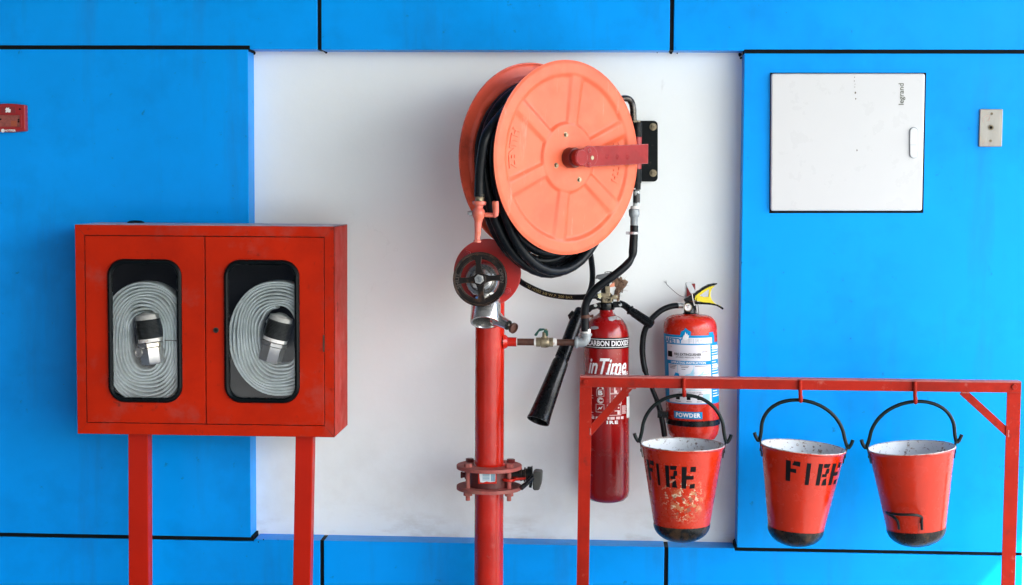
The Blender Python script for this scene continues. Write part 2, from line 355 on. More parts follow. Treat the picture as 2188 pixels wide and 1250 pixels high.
M['canopy'] = mat('canopy_grey', (.14, .14, .145), .8, var=.1)
M['wing'] = mat('dark_blocker_render', (.08, .08, .085), .85, var=.15, vscale=2)
M['far'] = mat('pale_render', (.82, .82, .80), .8, var=.03)
M['plaster'] = mat('crumbled_plaster', (.22, .14, .09), .9, var=.6, vscale=45, bump=.005, bscale=90, layers=(((.05, .03, .02), 45, .48, .58, .9, None), ((.70, .66, .62), 35, .56, .62, .9, None)))
M['orange'] = mat('orange_tag', (.80, .30, .17), .5)
M['ivory'] = mat('ivory_nut', (.66, .62, .36), .5, var=.15, vscale=90)
M['strip'] = mat('worn_foil_strip', (.52, .52, .52), .4, metal=.3, var=.25, vscale=70)
M['wire'] = mat('thin_dark_wire', (.05, .055, .06), .5)
M['greytag'] = mat('grey_plastic_seal', (.52, .55, .56), .4, var=.06)
M['bracketred'] = mat('bracket_dull_red', (.26, .014, .014), .45, var=.12)
M['blueprint'] = mat('pale_blue_print', (.30, .55, .68), .5, var=.1)
def glass():
    m = bpy.data.materials.new('window_glass'); m.use_nodes = True; t = m.node_tree; t.nodes.clear()
    o = N(t, 'ShaderNodeOutputMaterial'); mx = N(t, 'ShaderNodeMixShader'); tr = N(t, 'ShaderNodeBsdfTransparent'); tr.inputs[0].default_value = (.93, .95, .95, 1)
    gl = N(t, 'ShaderNodeBsdfGlossy'); gl.inputs['Roughness'].default_value = .03; fr = N(t, 'ShaderNodeFresnel'); fr.inputs[0].default_value = 1.38
    t.links.new(fr.outputs[0], mx.inputs[0]); t.links.new(tr.outputs[0], mx.inputs[1]); t.links.new(gl.outputs[0], mx.inputs[2]); t.links.new(mx.outputs[0], o.inputs[0]); return m
M['glass'] = glass()
# ------------------------------------------------------------------ SETTING
g = MB().box((-30, -40, -.2), (30, 25, 0)).build('ground', M['concrete'], kind='structure')
RD = .092; L_, R_ = -1.218, .4466; E_ = P(2185, 1150, -RD).x
wall = thing('wall', 'blue metal-clad wall with a white recessed middle panel behind the fire equipment', 'wall', (0, 0, 0))
FAR = -4.2; TOP = 3.4; j = .0068
def panel(poly, d=0.0):
    o = MB().prism(poly, lambda u, v, dd: Vector((u, dd, v)), -RD+d, .02).build('panel', M['blue'], wall, bevel=.002, seg=3); return o
A, B, A2, B2 = -.975, .2055, -.9708, .2085
panel([(FAR, 2.160), (L_+.006, 2.160), (L_+.006, 2.1468), (A-j, 2.1468), (A-j, TOP), (FAR, TOP)])
panel([(A+j, 2.1455), (B-j, 2.1447), (B-j, TOP), (A+j, TOP)], .0006)
panel([(B+j, 2.1447), (R_-.002, 2.1440), (R_-.002, 2.1484), (E_, 2.1484), (E_, TOP), (B+j, TOP)])
panel([(FAR, .4785), (L_, .4785), (L_, 2.1462), (FAR, 2.1462)], .0008)
panel([(R_, .475), (E_, .475), (E_, 2.1352), (R_, 2.1352)], -.0004)
panel([(FAR, .02), (A2-j, .02), (A2-j, .4722), (L_+.012, .4722), (L_+.012, .4648), (FAR, .4648)])
panel([(A2+j, .02), (B2-j, .02), (B2-j, .4718), (A2+j, .4722)], .0008)
panel([(B2+j, .02), (E_+.003, .02), (E_+.003, .463), (R_-.008, .463), (R_-.008, .4716), (B2+j, .4718)])
jm = MB(); jd = -RD+.007
for a, b in (((FAR, jd, 2.14), (L_+.003, .018, 2.163)), ((R_+.001, jd, 2.13), (E_-.002, .018, 2.152)), ((FAR, jd, .46), (L_+.007, .018, .4825)), ((R_-.0065, jd, .455), (E_+.001, .018, .480)),
             ((A-j-.002, jd, 2.1468), (A+j+.002, .018, TOP)), ((B-j-.002, jd, 2.1455), (B+j+.002, .018, TOP)), ((A2-j-.002, jd, .02), (A2+j+.002, .018, .471)), ((B2-j-.002, jd, .02), (B2+j+.002, .018, .470))):
    jm.box(a, b)
jm.build('joint_seal', M['joint'], wall)
MB().box((L_-.05, 0, .40), (R_+.05, .03, 2.2)).build('recess_panel', M['white_wall'], wall)
MB().box((FAR, .035, 0), (E_-.002, .30, TOP+.02)).build('wall_core', M['white_wall'], wall)
# crumbs of sealant at the recess corners
random.seed(3)
dk = MB()
def blob(mb, c, r, n=9, sq=(1, .5, 1), mi=0):
    vs = []; fs = []
    rows = 5
    for i in range(rows+1):
        th = PI*i/rows
        for k in range(n):
            a = 2*PI*k/n; q = r*(1+random.uniform(-.25, .25))
            vs.append(Vector(c)+Vector((math.sin(th)*math.cos(a)*q*sq[0], math.sin(th)*math.sin(a)*q*sq[1], math.cos(th)*q*sq[2])))
    for i in range(rows):
        for k in range(n): fs.append((i*n+k, i*n+(k+1) % n, (i+1)*n+(k+1) % n, (i+1)*n+k))
    mb.add(vs, fs, mi)
for px, py, r in ((543, 113, .0055), (540, 110, .005), (695, 109, .006), (697, 112, .004), (1434, 112, .006), (1581, 117, .006), (1583, 124, .004), (1571, 1154, .005), (1573, 1149, .004)):
    blob(dk, P(px, py, -.004), r)
for px, py in ((563, 1153), (552, 1158), (650, 108), (601, 109), (1404, 112), (1447, 114)): blob(dk, P(px, py, -RD-.0005 if py > 1000 else -.003), .0022)
dk.build('sealant_crumb', M['joint'], wall)
# crumbled hole in the plaster behind the left extinguisher
hm = MB(); cx_, cy_ = 1322, 612
vs = []; fs = []; nr, na = 7, 26
for i in range(nr+1):
    for k in range(na):
        a = 2*PI*k/na; rr_ = i/nr
        R0 = (15+5*math.sin(a*3+1)+3*math.sin(a*7))*(1 if math.sin(a) < .2 else 1.15)
        p = P(cx_+math.cos(a)*R0*rr_*.8, cy_-math.sin(a)*R0*rr_*1.6, 0)
        p.y = -.0010-(.001*(1-rr_**2)+random.uniform(0, .0035)*(1 if rr_ < .95 else 0)); vs.append(p)
for i in range(nr):
    for k in range(na): fs.append((i*na+k, i*na+(k+1) % na, (i+1)*na+(k+1) % na, (i+1)*na+k))
hm.add(vs, fs)
for k in range(14):
    a = random.uniform(-1.5, 2.2); p0 = P(cx_+8*math.cos(a), cy_-16*math.sin(a), -.012); p1 = P(cx_+random.uniform(12, 22)*math.cos(a), cy_-random.uniform(20, 32)*math.sin(a), -.004)
    mid = (p0+p1)/2+Vector((random.uniform(-.006, .006), -.008, random.uniform(-.006, .006))); hm.tube(catmull([p0, mid, p1], 3), .0003, 4)
hm.build('crumbled_plaster', M['plaster'], wall, sharp=20)
# the canopy that keeps the wall in shade, plus a left wing and an opposite building added to block light (all outside the picture)
CX1 = P(2105, 1232, -RD).x + (3.7-.38)/math.tan(math.radians(50))
cn = thing('canopy', 'flat grey canopy roof projecting from the wall above the fire equipment', 'canopy', (0, -3.5, 3.7))
MB().box((-7, -7.5, 3.7), (CX1, -RD-.02, 3.9)).build('roof_slab', M['canopy'], cn)
for x in (-6.6,): MB().cyl((x, -7.2, 0), (x, -7.2, 3.7), .12, n=24).build('column', M['canopy'], cn)
wg = thing('side_wing_blocker', 'unseen dark building wing added on the left to hold back light', 'building', (-5.5, -5, 0))
MB().box((-9, -12, 0), (-5.2, -.3, 6)).build('facade', M['wing'], wg)  # added unseen mass that dims the left end of the wall
ob_ = thing('opposite_building_blocker', 'unseen dark building added across the yard to hold back light', 'building', (-6, -18, 0))
MB().box((-16, -22, 0), (2.8, -15, 7)).build('facade', M['wing'], ob_)  # added light blocker, widened to the right for deeper shadows
# sky-lit pale building past the wall's right end
fb = thing('pale_building', 'white rendered building seen as a bright sliver past the wall end', 'building', (6, 9, 0))
MB().box((1.5, 9, 0), (12, 16, 5)).build('facade', M['far'], fb)
# ------------------------------------------------------------------ manual call point (left edge)
Y0 = -RD
cp = thing('fire_call_point', 'red wall-mounted break-glass fire call point cut by the left picture edge', 'call point', P(18, 252, Y0))
s = S(Y0-.03)
def cpm(u, v, d): q = P(17, 252, Y0-.03); return Vector((q.x+u*s, Y0-d, q.z-v*s))
W0 = 37.5
def arc_outline(w0, h0, sag):
    top = [(-w0+2*w0*k/8, -h0-sag*math.sin(PI*k/8)) for k in range(9)]; bot = [(w0-2*w0*k/8, h0+sag*math.sin(PI*k/8)) for k in range(9)]
    return top+bot
MB().prism(arc_outline(W0, 28, 3), cpm, 0, .030).build('case', M['callred'], cp, bevel=.003)
MB().prism([(-28, -6), (27, -6), (27, 19), (-28, 19)], cpm, .0302, .0312).build('window', M['callin'], cp)
wm = MB()
for u, v, a, b in ((-31, -8, 31, -6), (-31, 19, 31, 20.5), (27, -6, 31, 19), (-31, -6, -28, 19)): wm.prism([(u, v), (a, v), (a, b), (u, b)], cpm, .0302, .034)
wm.build('window_frame', M['callred'], cp, bevel=.0006)
MB().prism([(-15, -24), (17, -24), (17, -11), (-15, -11)], cpm, .0302, .0308).build('symbol_plate', M['calldark'], cp)
wm = MB()
house = [(-5, -12), (-4, -17), (-6, -18), (-2, -23), (0, -21), (3, -23), (3, -20), (7, -18), (6, -12), (2, -11.6), (0, -13), (-2, -11.6)]
wm.prism(house, cpm, .0309, .0313)
cl = lambda u, v: cpm(u, v, .0305+.0012)
wm.build('house_symbol', M['whiteprint'], cp); wm = MB(); text(wm, 'NOTIFIER', lambda u, v: cpm(u, -v, .0316), -7, -31+1.5, 17, -31+4.5+1.5, bold=.03)
wm.build('lettering', M['whiteprint'], cp); wm = MB()
ring = [(-11.5+4*math.cos(a*PI/8), 27.6+4*math.sin(a*PI/8)) for a in range(16)]
wm.prism(ring, cpm, .0306, .0312)
wm.build('round_mark', M['whiteprint'], cp)
wm = MB(); wm.cyl(cpm(27, -19, .030), cpm(27, -19, .033), .003, n=10)
for u, v in ((-16, 3), (24, 4), (24, 8)): wm.cyl(cpm(u, v, .031), cpm(u, v, .033), .003, n=10)
wm.build('screw', M['joint'], cp)
MB().prism([(7, 6), (20, 6), (20, 18), (7, 18)], cpm, .0313, .0322).build('test_card', mat('call_card', (.33, .07, .03), .5), cp)
# ------------------------------------------------------------------ telephone plate (right)
tp = thing('wall_socket_plate', 'small brushed steel wall plate with centre jack, right of the white access door', 'wall plate', P(2117, 273, Y0))
def q4(pts, y): return [P(a, b, y) for a, b in pts]
def slab(pts, y0, y1, mi=0, mb=None):
    """a slab whose outline is given by photograph pixels on the plane y1, running back to y0"""
    mb = mb or MB(); f = [P(a, b, y1) for a, b in pts]; n = len(f); bk = [Vector((p.x, y0, p.z)) for p in f]
    mb.add(f+bk, [tuple(range(n)), tuple(range(2*n-1, n-1, -1))]+[(i, i+n, (i+1) % n+n, (i+1) % n) for i in range(n)], mi); return mb
slab([(2094, 233), (2143.5, 233), (2141, 313.5), (2091.5, 313.5)], Y0, Y0-.008).build('cover_plate', M['plate'], tp, bevel=.003, seg=3)
for px, py in ((2119, 243), (2117, 301)): MB().cyl(P(px, py, Y0-.008), P(px, py, Y0-.0095), .0042, n=14).build('screw', M['brass'], tp)
jk = MB(); jk.cyl(P(2117.5, 272.5, Y0-.008), P(2117.5, 272.5, Y0-.012), .0085, n=16); jk.build('jack', M['brass'], tp)
MB().cyl(P(2117.5, 272.5, Y0-.012), P(2117.5, 272.5, Y0-.0135), .0045, n=12).build('jack_hole', M['joint'], tp)
pr = MB()
ph = [(2102, 262), (2100, 255), (2103, 250), (2108, 247), (2115, 248), (2114, 257), (2109, 258)]
for a in (ph, [(x+0, 566-y-5) for x, y in ph]):
    pts = [P(x, y, Y0-.0083) for x, y in a]; pr.tube(pts, .0004, 4)
pr.build('phone_drawing', mat('faint_red_print', (.55, .25, .22), .5), tp)
# ------------------------------------------------------------------ white access door
dd = thing('distribution_board_door', 'large white access door with latch set in the blue panel', 'access door', P(1810, 305, Y0))
slab([(1645.5, 155.5), (1979, 155.5), (1973, 455), (1644, 455.5)], Y0+.001, Y0-.0014).build('frame', M['joint'], dd)
def rr_px(c, r):
    out = []
    for i in range(4):
        p = Vector(c[i]); a = (Vector(c[i-1])-p).normalized()*r; b = (Vector(c[(i+1) % 4])-p).normalized()*r
        for k in range(6):
            t = k/5; out.append(tuple((p+a)*(1-t)**2 + p*2*t*(1-t) + (p+b)*t**2))
    return out
slab(rr_px([(1648, 157), (1977, 157), (1970.5, 450.5), (1646.5, 450.5)], 6), Y0-.0014, Y0-.016).build('door_leaf', M['dist'], dd, bevel=.006, seg=4)
lf = MB(); Yd = Y0-.0163
def capsule(x0, y0, x1, y1):
    r = (x1-x0)/2; c = (x0+x1)/2
    return [(c+r*math.cos(a), y0+r+r*math.sin(a)) for a in [PI+PI*k/8 for k in range(9)]]+[(c+r*math.cos(a), y1-r+r*math.sin(a)) for a in [PI*k/8 for k in range(9)]]
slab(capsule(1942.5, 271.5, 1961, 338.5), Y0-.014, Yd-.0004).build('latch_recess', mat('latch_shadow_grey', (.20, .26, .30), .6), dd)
h1 = slab(capsule(1944.5, 273, 1960.5, 337.5), Y0-.014, Yd-.006).build('latch', M['pull'], dd, bevel=.002)
slab([(1945, 309), (1959, 309), (1959, 310.2), (1945, 310.2)], Yd-.005, Yd-.0066).build('latch_seam', M['greyprint'], h1)
lg = MB(); text(lg, 'legrand', lambda u, v: P(1920+(-v), 224-u, Yd-.0004), 0, -14.5, 46, 0, bold=.012)
lg.build('lettering', mat('dark_olive_print', (.09, .10, .07), .5), dd)
wk = MB()
for px, py, r in ((1827.5, 198, 1.9), (1828.5, 211, 1.4), (1831, 321, 1.5), (1826, 165, .9), (1825.5, 173, 1.0), (1827, 180, .8), (1826.5, 186, .8)):
    slab([(px+r*math.cos(a)*random.uniform(.6, 1.1), py+r*1.6*math.sin(a)*random.uniform(.7, 1.1)) for a in [2*PI*k/8 for k in range(8)]], Yd, Yd-.0004, mb=wk)
wk.build('drip_mark', mat('drip_stain', (.10, .08, .05), .7), dd)

# ------------------------------------------------------------------ fire hose cabinet
YF, YB = -.37, -.10
cb = thing('fire_hose_cabinet', 'red steel fire hose cabinet with two glazed doors standing on two legs', 'hose cabinet', (P(440, 930, YF).x, -.23, 0))
FX0, FZ1 = P(160, 481, YF).x, P(160, 481, YF).z
FX1 = P(713.5, 483, YF).x; FZ0 = (P(165, 929, YF).z+P(715, 932, YF).z)/2; FZ1 = (P(160, 481, YF).z+P(712, 483, YF).z)/2
t_ = .0025
bx = MB()
bx.box((FX0, YF+.002, FZ0), (FX0+t_, YB, FZ1)); bx.box((FX1-t_, YF+.002, FZ0), (FX1, YB, FZ1)); bx.box((FX0+t_, YF+.002, FZ0), (FX1-t_, YB, FZ0+t_))
bx.box((FX0+t_, YB-.003, FZ0+t_), (FX1-t_, YB, FZ1-t_))
bx.build('case', [M['cab']], cb)
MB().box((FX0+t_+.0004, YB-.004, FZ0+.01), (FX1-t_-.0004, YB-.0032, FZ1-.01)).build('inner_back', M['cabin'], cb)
tpm = MB(); tpm.box((FX0, YF+.0015, FZ1-t_), (FX1, YB, FZ1+.0005)); tpm.build('case_top', M['cab_top'], cb)
# front frame with return lip
DX0, DX1 = P(184, 700, YF).x, P(692.5, 700, YF).x; DZ0, DZ1 = P(440, 905.5, YF).z, P(440, 505.5, YF).z
fr = MB(); fy = YF
fr.prism([(FX0, FZ0), (DX0-.002, DZ0-.002), (DX0-.002, DZ1+.002), (FX0, FZ1)], lambda u, v, d: Vector((u, d, v)), fy, fy+.012)
fr.prism([(FX1, FZ0), (DX1+.002, DZ0-.002), (DX1+.002, DZ1+.002), (FX1, FZ1)], lambda u, v, d: Vector((u, d, v)), fy, fy+.012)
fr.prism([(FX0, FZ0), (FX1, FZ0), (DX1+.002, DZ0-.002), (DX0-.002, DZ0-.002)], lambda u, v, d: Vector((u, d+.0004, v)), fy, fy+.012)
fr.prism([(FX0, FZ1), (FX1, FZ1), (DX1+.002, DZ1+.002), (DX0-.002, DZ1+.002)], lambda u, v, d: Vector((u, d+.0004, v)), fy, fy+.012)
fr.build('front_frame', M['cab'], cb, bevel=.0003)
fr = MB()
for a, b in (((DX0-.016, fy+.016, DZ0), (DX0-.0035, YF+.03, DZ1)),): pass
MB().box((FX0+.004, fy+.014, FZ1-.03), (FX1-.004, fy+.020, FZ1-.004)).build('frame_back', M['joint'], cb)
DM = P(439, 700, YF).x
def door(x0, x1, wx0, wx1, wy0, wy1):
    X0, X1 = x0, x1; a = P(wx0, wy1, YF); b = P(wx1, wy0, YF)
    hole = rrect(a.x, a.z, b.x, b.z, .052, 8); n = len(hole)
    outer = []
    for (u, v) in hole:     # outer rectangle points matched to the hole's
        cx, cz = (a.x+b.x)/2, (a.z+b.z)/2
        du, dv = u-cx, v-cz; k = min(((X1-cx if du > 0 else cx-X0)/abs(du)) if abs(du) > 1e-6 else 9e9, ((DZ1-cz if dv > 0 else cz-DZ0)/abs(dv)) if abs(dv) > 1e-6 else 9e9)
        outer.append((cx+du*k, cz+dv*k))
    # add exact corners
    lst = []
    for i in range(n):
        lst.append((hole[i], outer[i]))
        o1, o2 = outer[i], outer[(i+1) % n]
        if abs(o1[0]-o2[0]) > 1e-5 and abs(o1[1]-o2[1]) > 1e-5:
            cxn = X0 if min(o1[0], o2[0])-X0 < 1e-5 else X1; czn = DZ0 if min(o1[1], o2[1])-DZ0 < 1e-5 else DZ1
            lst.append((hole[i], (cxn, czn)))
    m = MB(); n = len(lst); vs = []
    y0, y1 = YF-.0012, YF+.018
    for h, o in lst: vs += [(h[0], y0, h[1]), (o[0], y0, o[1]), (h[0], y1, h[1]), (o[0], y1, o[1])]
    fs = []
    for i in range(n):
        j2 = (i+1) % n; A_, B_ = 4*i, 4*j2
        same = lst[i][0] == lst[j2][0]
        if same: fs += [(A_, A_+1, B_+1), (A_+2, B_+3, A_+3), (A_+1, A_+3, B_+3, B_+1)]
        else: fs += [(A_, A_+1, B_+1, B_), (A_+2, B_+2, B_+3, A_+3), (A_+1, A_+3, B_+3, B_+1), (A_, B_, B_+2, A_+2)]
    m.add(vs, fs); d = m.build('door', M['cab'], cb, bevel=.0014, sharp=30)
    gk = MB(); pts = [Vector((u, YF-.0035, v)) for u, v in rrect(a.x+.0055, a.z+.0055, b.x-.0055, b.z-.0055, .047, 8)]
    gk.tube(pts, .0085, 10, closed=True); gk.build('gasket', M['gasket'], d)
    w_ = MB(); rp = rrect(a.x+.008, a.z+.008, b.x-.008, b.z-.008, .044, 8); w_.prism(rp, lambda u, v, dd: Vector((u, dd, v)), YF+.001, YF+.004); w_.build('window_pane', M['glass'], d)
    return d
d1 = door(DX0, DM-.0015, 235, 386.5, 556, 857)
d2 = door(DM+.0015, DX1, 482.5, 638.5, 557.5, 858)
MB().cyl(P(461.5, 705.5, YF-.0012), P(461.5, 705.5, YF-.004), .009, n=18).build('lock', M['wheel'], d2)
MB().cyl(P(461.5, 705.5, YF-.004), P(461.5, 705.5, YF-.0046), .0042, n=12).build('keyhole', M['joint'], d2)
for px, py in ((691.5, 733),): slab([(690, 716), (693.5, 716), (693.5, 752), (690, 752)], YF, YF-.003).build('hinge', M['rustpipe'], d2)
kb = MB(); kc = P(292, 473, YB-.03); kb.lathe([(0, 0), (.028, 0), (.028, .004), (.018, .008), (0, .009)], (kc.x, YB-.04, FZ1), (0, 0, 1), 16); kb.build('top_plug', M['joint'], cb)
def leg(pt, pb, name='leg', w0=.067):
    m = MB(); dirn = (pb-pt); k = (pt.z-0.0)/(-dirn.z); foot = pt+dirn*k
    m.bar(pt, foot, w0, .05); return m.build(name, M['leg'], cb, bevel=.003)
YL = -.30
def legs(xt, xb, w0):
    pt = P(xt, 934, YL); pb = P(xb, 1250, YL); d = pb-pt; pt = pt-d*((FZ0-.001-pt.z)/-d.z); leg(pt, pb, w0=w0)
legs(299.5, 300.5, .067); legs(653, 647, .058)
# coils of hose inside
def oval_spiral(cx, cy, hw0, hh0, hw1, hh1, turns, Y, tilt=0, seed=1, dy=0):
    rnd = random.Random(seed); out = []; n = int(turns*48); ph = [rnd.uniform(0, 6.28) for _ in range(4)]; offs = [rnd.uniform(-.001, .0035) for _ in range(16)]
    for i in range(n+1):
        a = 2*PI*i/48 + PI/2; t = i/n
        k = math.floor(i/48)
        q = 2.5-.35*t
        ca, sa = math.cos(a), math.sin(a)
        x = math.copysign(abs(ca)**(2/q), ca)*(hw0+(hw1-hw0)*t); y = math.copysign(abs(sa)**(2/q), sa)*(hh0+(hh1-hh0)*t)
        wob = 1.4*math.sin(3*a+ph[0]+t*7)+1.3*math.sin(2*a+ph[1]-t*9)*t+.5*math.sin(5*a+ph[2]+t*13)
        rr = math.hypot(x, y); x += x/rr*wob; y += y/rr*wob
        if y < 0: y -= dy*t*abs(sa)
        ct, st = math.cos(tilt), math.sin(tilt)
        q_ = i/48; e_ = offs[int(q_) % 16]+(offs[(int(q_)+1) % 16]-offs[int(q_) % 16])*(q_-math.floor(q_)); out.append(P(cx+x*ct-y*st, cy-(x*st+y*ct), Y+e_))
    return out
YH = -.315
def coil(name_label, cx, cy, a, turns, thick, tilt, seed, parent_label):
    th = thing('rolled_fire_hose', parent_label, 'rolled hose', P(cx, cy+a[3], YH+.04), 'rolled canvas hoses in the cabinet')
    m = MB(); pts = oval_spiral(cx, cy, *a, turns, YH, tilt, seed, dy=8); m.tube(pts, thick, 14, flat=(.034, (0, 1, 0)))
    # second jacket fold drawn by a slimmer band riding on the front of each layer
    m.build('hose_roll', M['hosewhite'], th, sharp=60)
    return th
h1 = coil('', 316, 724, (34, 60, 96, 126), 9.75, .0050, 0, 2, 'rolled white canvas fire hose behind the left cabinet window')
h2 = coil('', 598, 717, (38, 60, 104, 120), 9.75, .0048, math.radians(4), 5, 'rolled white canvas fire hose behind the right cabinet window')
def coupling(th, cx, y0, y1, tilt, lug, ry):
    Yc = YH-.034; s = S(Yc)*1.12
    ax = Vector((math.sin(tilt), 0, math.cos(tilt)))
    top = P(cx, y0, Yc); H = (y1-y0)*s
    r = 24*s; m = MB(); m.lathe([(0, H*.02), (r*.35, H*.02), (r*.55, -H*.01), (r*.93, -H*.045), (r, -H*.14)], top, ax, 24); m.build('hose_end_wrap', mat('grimy_wrap', (.36, .36, .33), .8, var=.2, vscale=60), th)
    m = MB(); m.lathe([(r*(1.05 if k % 2 else 1.0), -H*(.13+.37*k/26)) for k in range(27)], top, ax, 28); m.build('binding_wire', mat('binding_wire_grey', (.05, .055, .055), .35, metal=.5, var=.3, vscale=60), th)
    m = MB(); m.lathe([(r*1.0, -H*.5), (r*1.0, -H*.57)], top, ax, 24); m.build('collar', M['tape'], th)
    m = MB(); m.lathe([(r*.95, -H*.57), (r*1.06, -H*.59), (r*1.06, -H*.66), (r*.98, -H*.68), (r*.98, -H*.96), (r*.92, -H), (0, -H)], top, ax, 7, a0=.3)
    m.build('coupling', M['chrome'], th, sharp=40)
    m = MB(); c = P(lug[0], lug[1], Yc-.03); m.lathe([(.0, -.012), (.009, -.012), (.010, -.014), (.014, -.014), (.0150, -.011), (.0150, .0), (.012, .004), (.012, .03)], c+Vector((0, .018, 0)), Vector(((cx-lug[0])*.0006, .03, .0)), 24); m.build('lug', M['steel'], th)
coupling(h1, 314, 668, 768, math.radians(-7), (297, 754), 0)
coupling(h2, 603, 672, 766, math.radians(16), (590, 737), 0)
MB().tube([P(352, 727, YH-.036), P(398, 729, YH-.037)], .0012, 6).build('tie_wire', M['rustpipe'], h1)
for h, px, py in ((h1, 337, 684), (h2, 573, 687)): MB().cyl(P(px, py, YH-.02), P(px, py, YH-.030), .008, n=16).build('plug', M['pull'], h)
# ------------------------------------------------------------------ hydrant riser
YP = -.28; pc = P(1046, 860, YP); PX = pc.x; PR = 31.5*S(YP)
rs = thing('hydrant_riser', 'tall red standpipe with flanged valve, handwheel and chrome outlet in front of the white panel', 'hydrant riser', (PX, YP, 0))
Zt = P(1046, 585, YP).z
ztopf, zbotf = P(1046, 993, YP).z, P(1046, 1037, YP).z
PXb = P(1046.5, 1240, YP).x
m = MB(); m.cyl((PX, YP, 0), (PX, YP, zbotf), PR, n=48); m.build('lower_pipe', M['pipe'], rs)
m = MB()
m.cyl((PX, YP, ztopf), (PX, YP, Zt), PR, n=48, caps=(1, 1)); m.build('upper_pipe', M['pipe'], rs)
FR = 70.5*S(YP)
def flange(z, nm):
    m = MB(); m.lathe([(PR+.0005, 0), (FR, 0), (FR, -.0115), (PR+.0005, -.0115)], (PX, YP, z), (0, 0, 1), 64)
    m.build('flange', [M['pipe_dusty']], rs, bevel=.001)
flange(ztopf, 0); flange(zbotf, 1)
m = MB(); m.lathe([(PR, .006), (PR+.005, 0), (PR+.001, 0)], (PX, YP, ztopf), (0, 0, 1), 40); m.build('weld_bead', M['pipe'], rs)
for a in (35, 145, 218, 325):
    ca, sa = math.cos(math.radians(a)), math.sin(math.radians(a)); br = FR*.78
    c = Vector((PX+br*ca, YP+br*sa, 0)); z1, z0 = ztopf, zbotf-.0115
    b = MB(); b.hexa(c+Vector((0, 0, z1)), c+Vector((0, 0, z1+.012)), .0135)
    b.cyl(c+Vector((0, 0, z0-.030)), c+Vector((0, 0, z1)), .0072, n=16)
    b.hexa(c+Vector((0, 0, z0-.014)), c+Vector((0, 0, z0)), .0145); b.build('bolt', M['pipe_dusty'] if a > 180 else M['hub'], rs, bevel=.0008)
vb = MB(); vb.cyl((PX, YP, zbotf), (PX, YP, ztopf-.0115), FR*.66, n=40)
vb.build('valve_body', mat('valve_dark_red', (.09, .012, .010), .5, var=.3, vscale=30), rs)
vp = MB(); slab([(1021, 1008), (1061, 1008), (1061, 1034), (1021, 1034)], YP-FR*.6, YP-FR*.72, mb=vp); vp.build('plate_block', M['pipe'], rs, bevel=.001)
vl = MB(); slab([(1024, 1011), (1058.5, 1011.5), (1058, 1029), (1048, 1030), (1040, 1028.5), (1032, 1031), (1026, 1030.5)], YP-FR*.7, YP-FR*.725, mb=vl); lb = vl.build('rating_label', mat('torn_label', (.62, .68, .70), .5), rs)
vl = MB(); rn = random.Random(4)
for k in range(5): slab([(1031, 1013+k*3), (1046, 1013+k*3), (1046, 1014.2+k*3), (1031, 1014.2+k*3)], YP-FR*.72, YP-FR*.732, mb=vl)
slab([(1050, 1013), (1052.5, 1013), (1052.5, 1028), (1050, 1028)], YP-FR*.72, YP-FR*.732, mb=vl); slab([(1054, 1013), (1057, 1013), (1057, 1028), (1054, 1028)], YP-FR*.72, YP-FR*.732, mb=vl)
vl.build('label_print', mat('blue_grey_print', (.05, .22, .32), .5), lb)
# lug with bolt eye, shaft, gearbox and lever
zc_ = (ztopf+zbotf)/2-.003
lg = MB(); cc = Vector((PX+FR*.78*math.cos(math.radians(-35)), YP+FR*.78*math.sin(math.radians(-35)), zc_-.006))
lg.lathe([(.009, 0), (.022, 0), (.022, .008), (.009, .008)], cc, (0, 0, 1), 24)
lg.bar(cc+Vector((-.006, .01, .004)), cc+Vector((.048, .035, .004)), .030, .008, up=(0, 0, 1)); lg.build('valve_lug', M['pipe'], rs, bevel=.001)
nk = MB(); a_, b_ = Vector((PX+FR*.55, YP, zc_+.003)), P(1128, 1015, YP)
nk.cyl(a_, Vector((b_.x, YP, zc_+.006)), .020, .017, n=20)
for k, x in enumerate((1112, 1120, 1124)): nk.cyl((P(x, 1000, YP).x, YP, zc_+.006), (P(x+3, 1000, YP).x, YP, zc_+.006), .024 if k == 1 else .021, n=20)
nk.build('valve_neck', M['wheel'], rs)
fl = MB(); x0 = P(1127, 1015, YP).x; x1 = P(1136, 1015, YP).x; fl.cyl((x0, YP, zc_+.006), (x1, YP, zc_+.006), .027, n=24); fl.cyl((x1, YP, zc_+.004), (x1+.002, YP, zc_+.004), .032, n=24); fl.build('neck_flange', M['black_metal'], rs)
gb = MB(); slab([(1138, 1012), (1143, 1008), (1156, 1009.5), (1158.5, 1012), (1157, 1034), (1152, 1048), (1140, 1048.5), (1138, 1044)], YP+.03, YP-.032, mb=gb); gb.build('gearbox', mat('gearbox_dark_olive', (.045, .045, .038), .5, var=.4, vscale=30), rs, bevel=.005, seg=3)
hv = MB(); hv.tube([P(1138, 1020, YP-.045), P(1128, 1031, YP-.062), P(1113, 1043, YP-.08)], [.0075, .0075, .0085], 14); hv.cyl(P(1131, 1034, YP-.03), P(1137, 1035, YP-.03), .012, n=16); hv.build('valve_lever', M['black_gloss'], rs)
lk = MB(); xk = P(986, 1012, YP).x; lk.cyl((xk, YP, zc_+.002), (PX-FR*.5, YP, zc_+.002), .009, n=12); lk.cyl((xk-.002, YP, zc_+.002), (xk+.004, YP, zc_+.002), .011, n=12); lk.cyl((xk+.012, YP, zc_+.002), (xk+.02, YP, zc_+.002), .014, n=12); lk.build('shaft_end', M['hub'], rs)
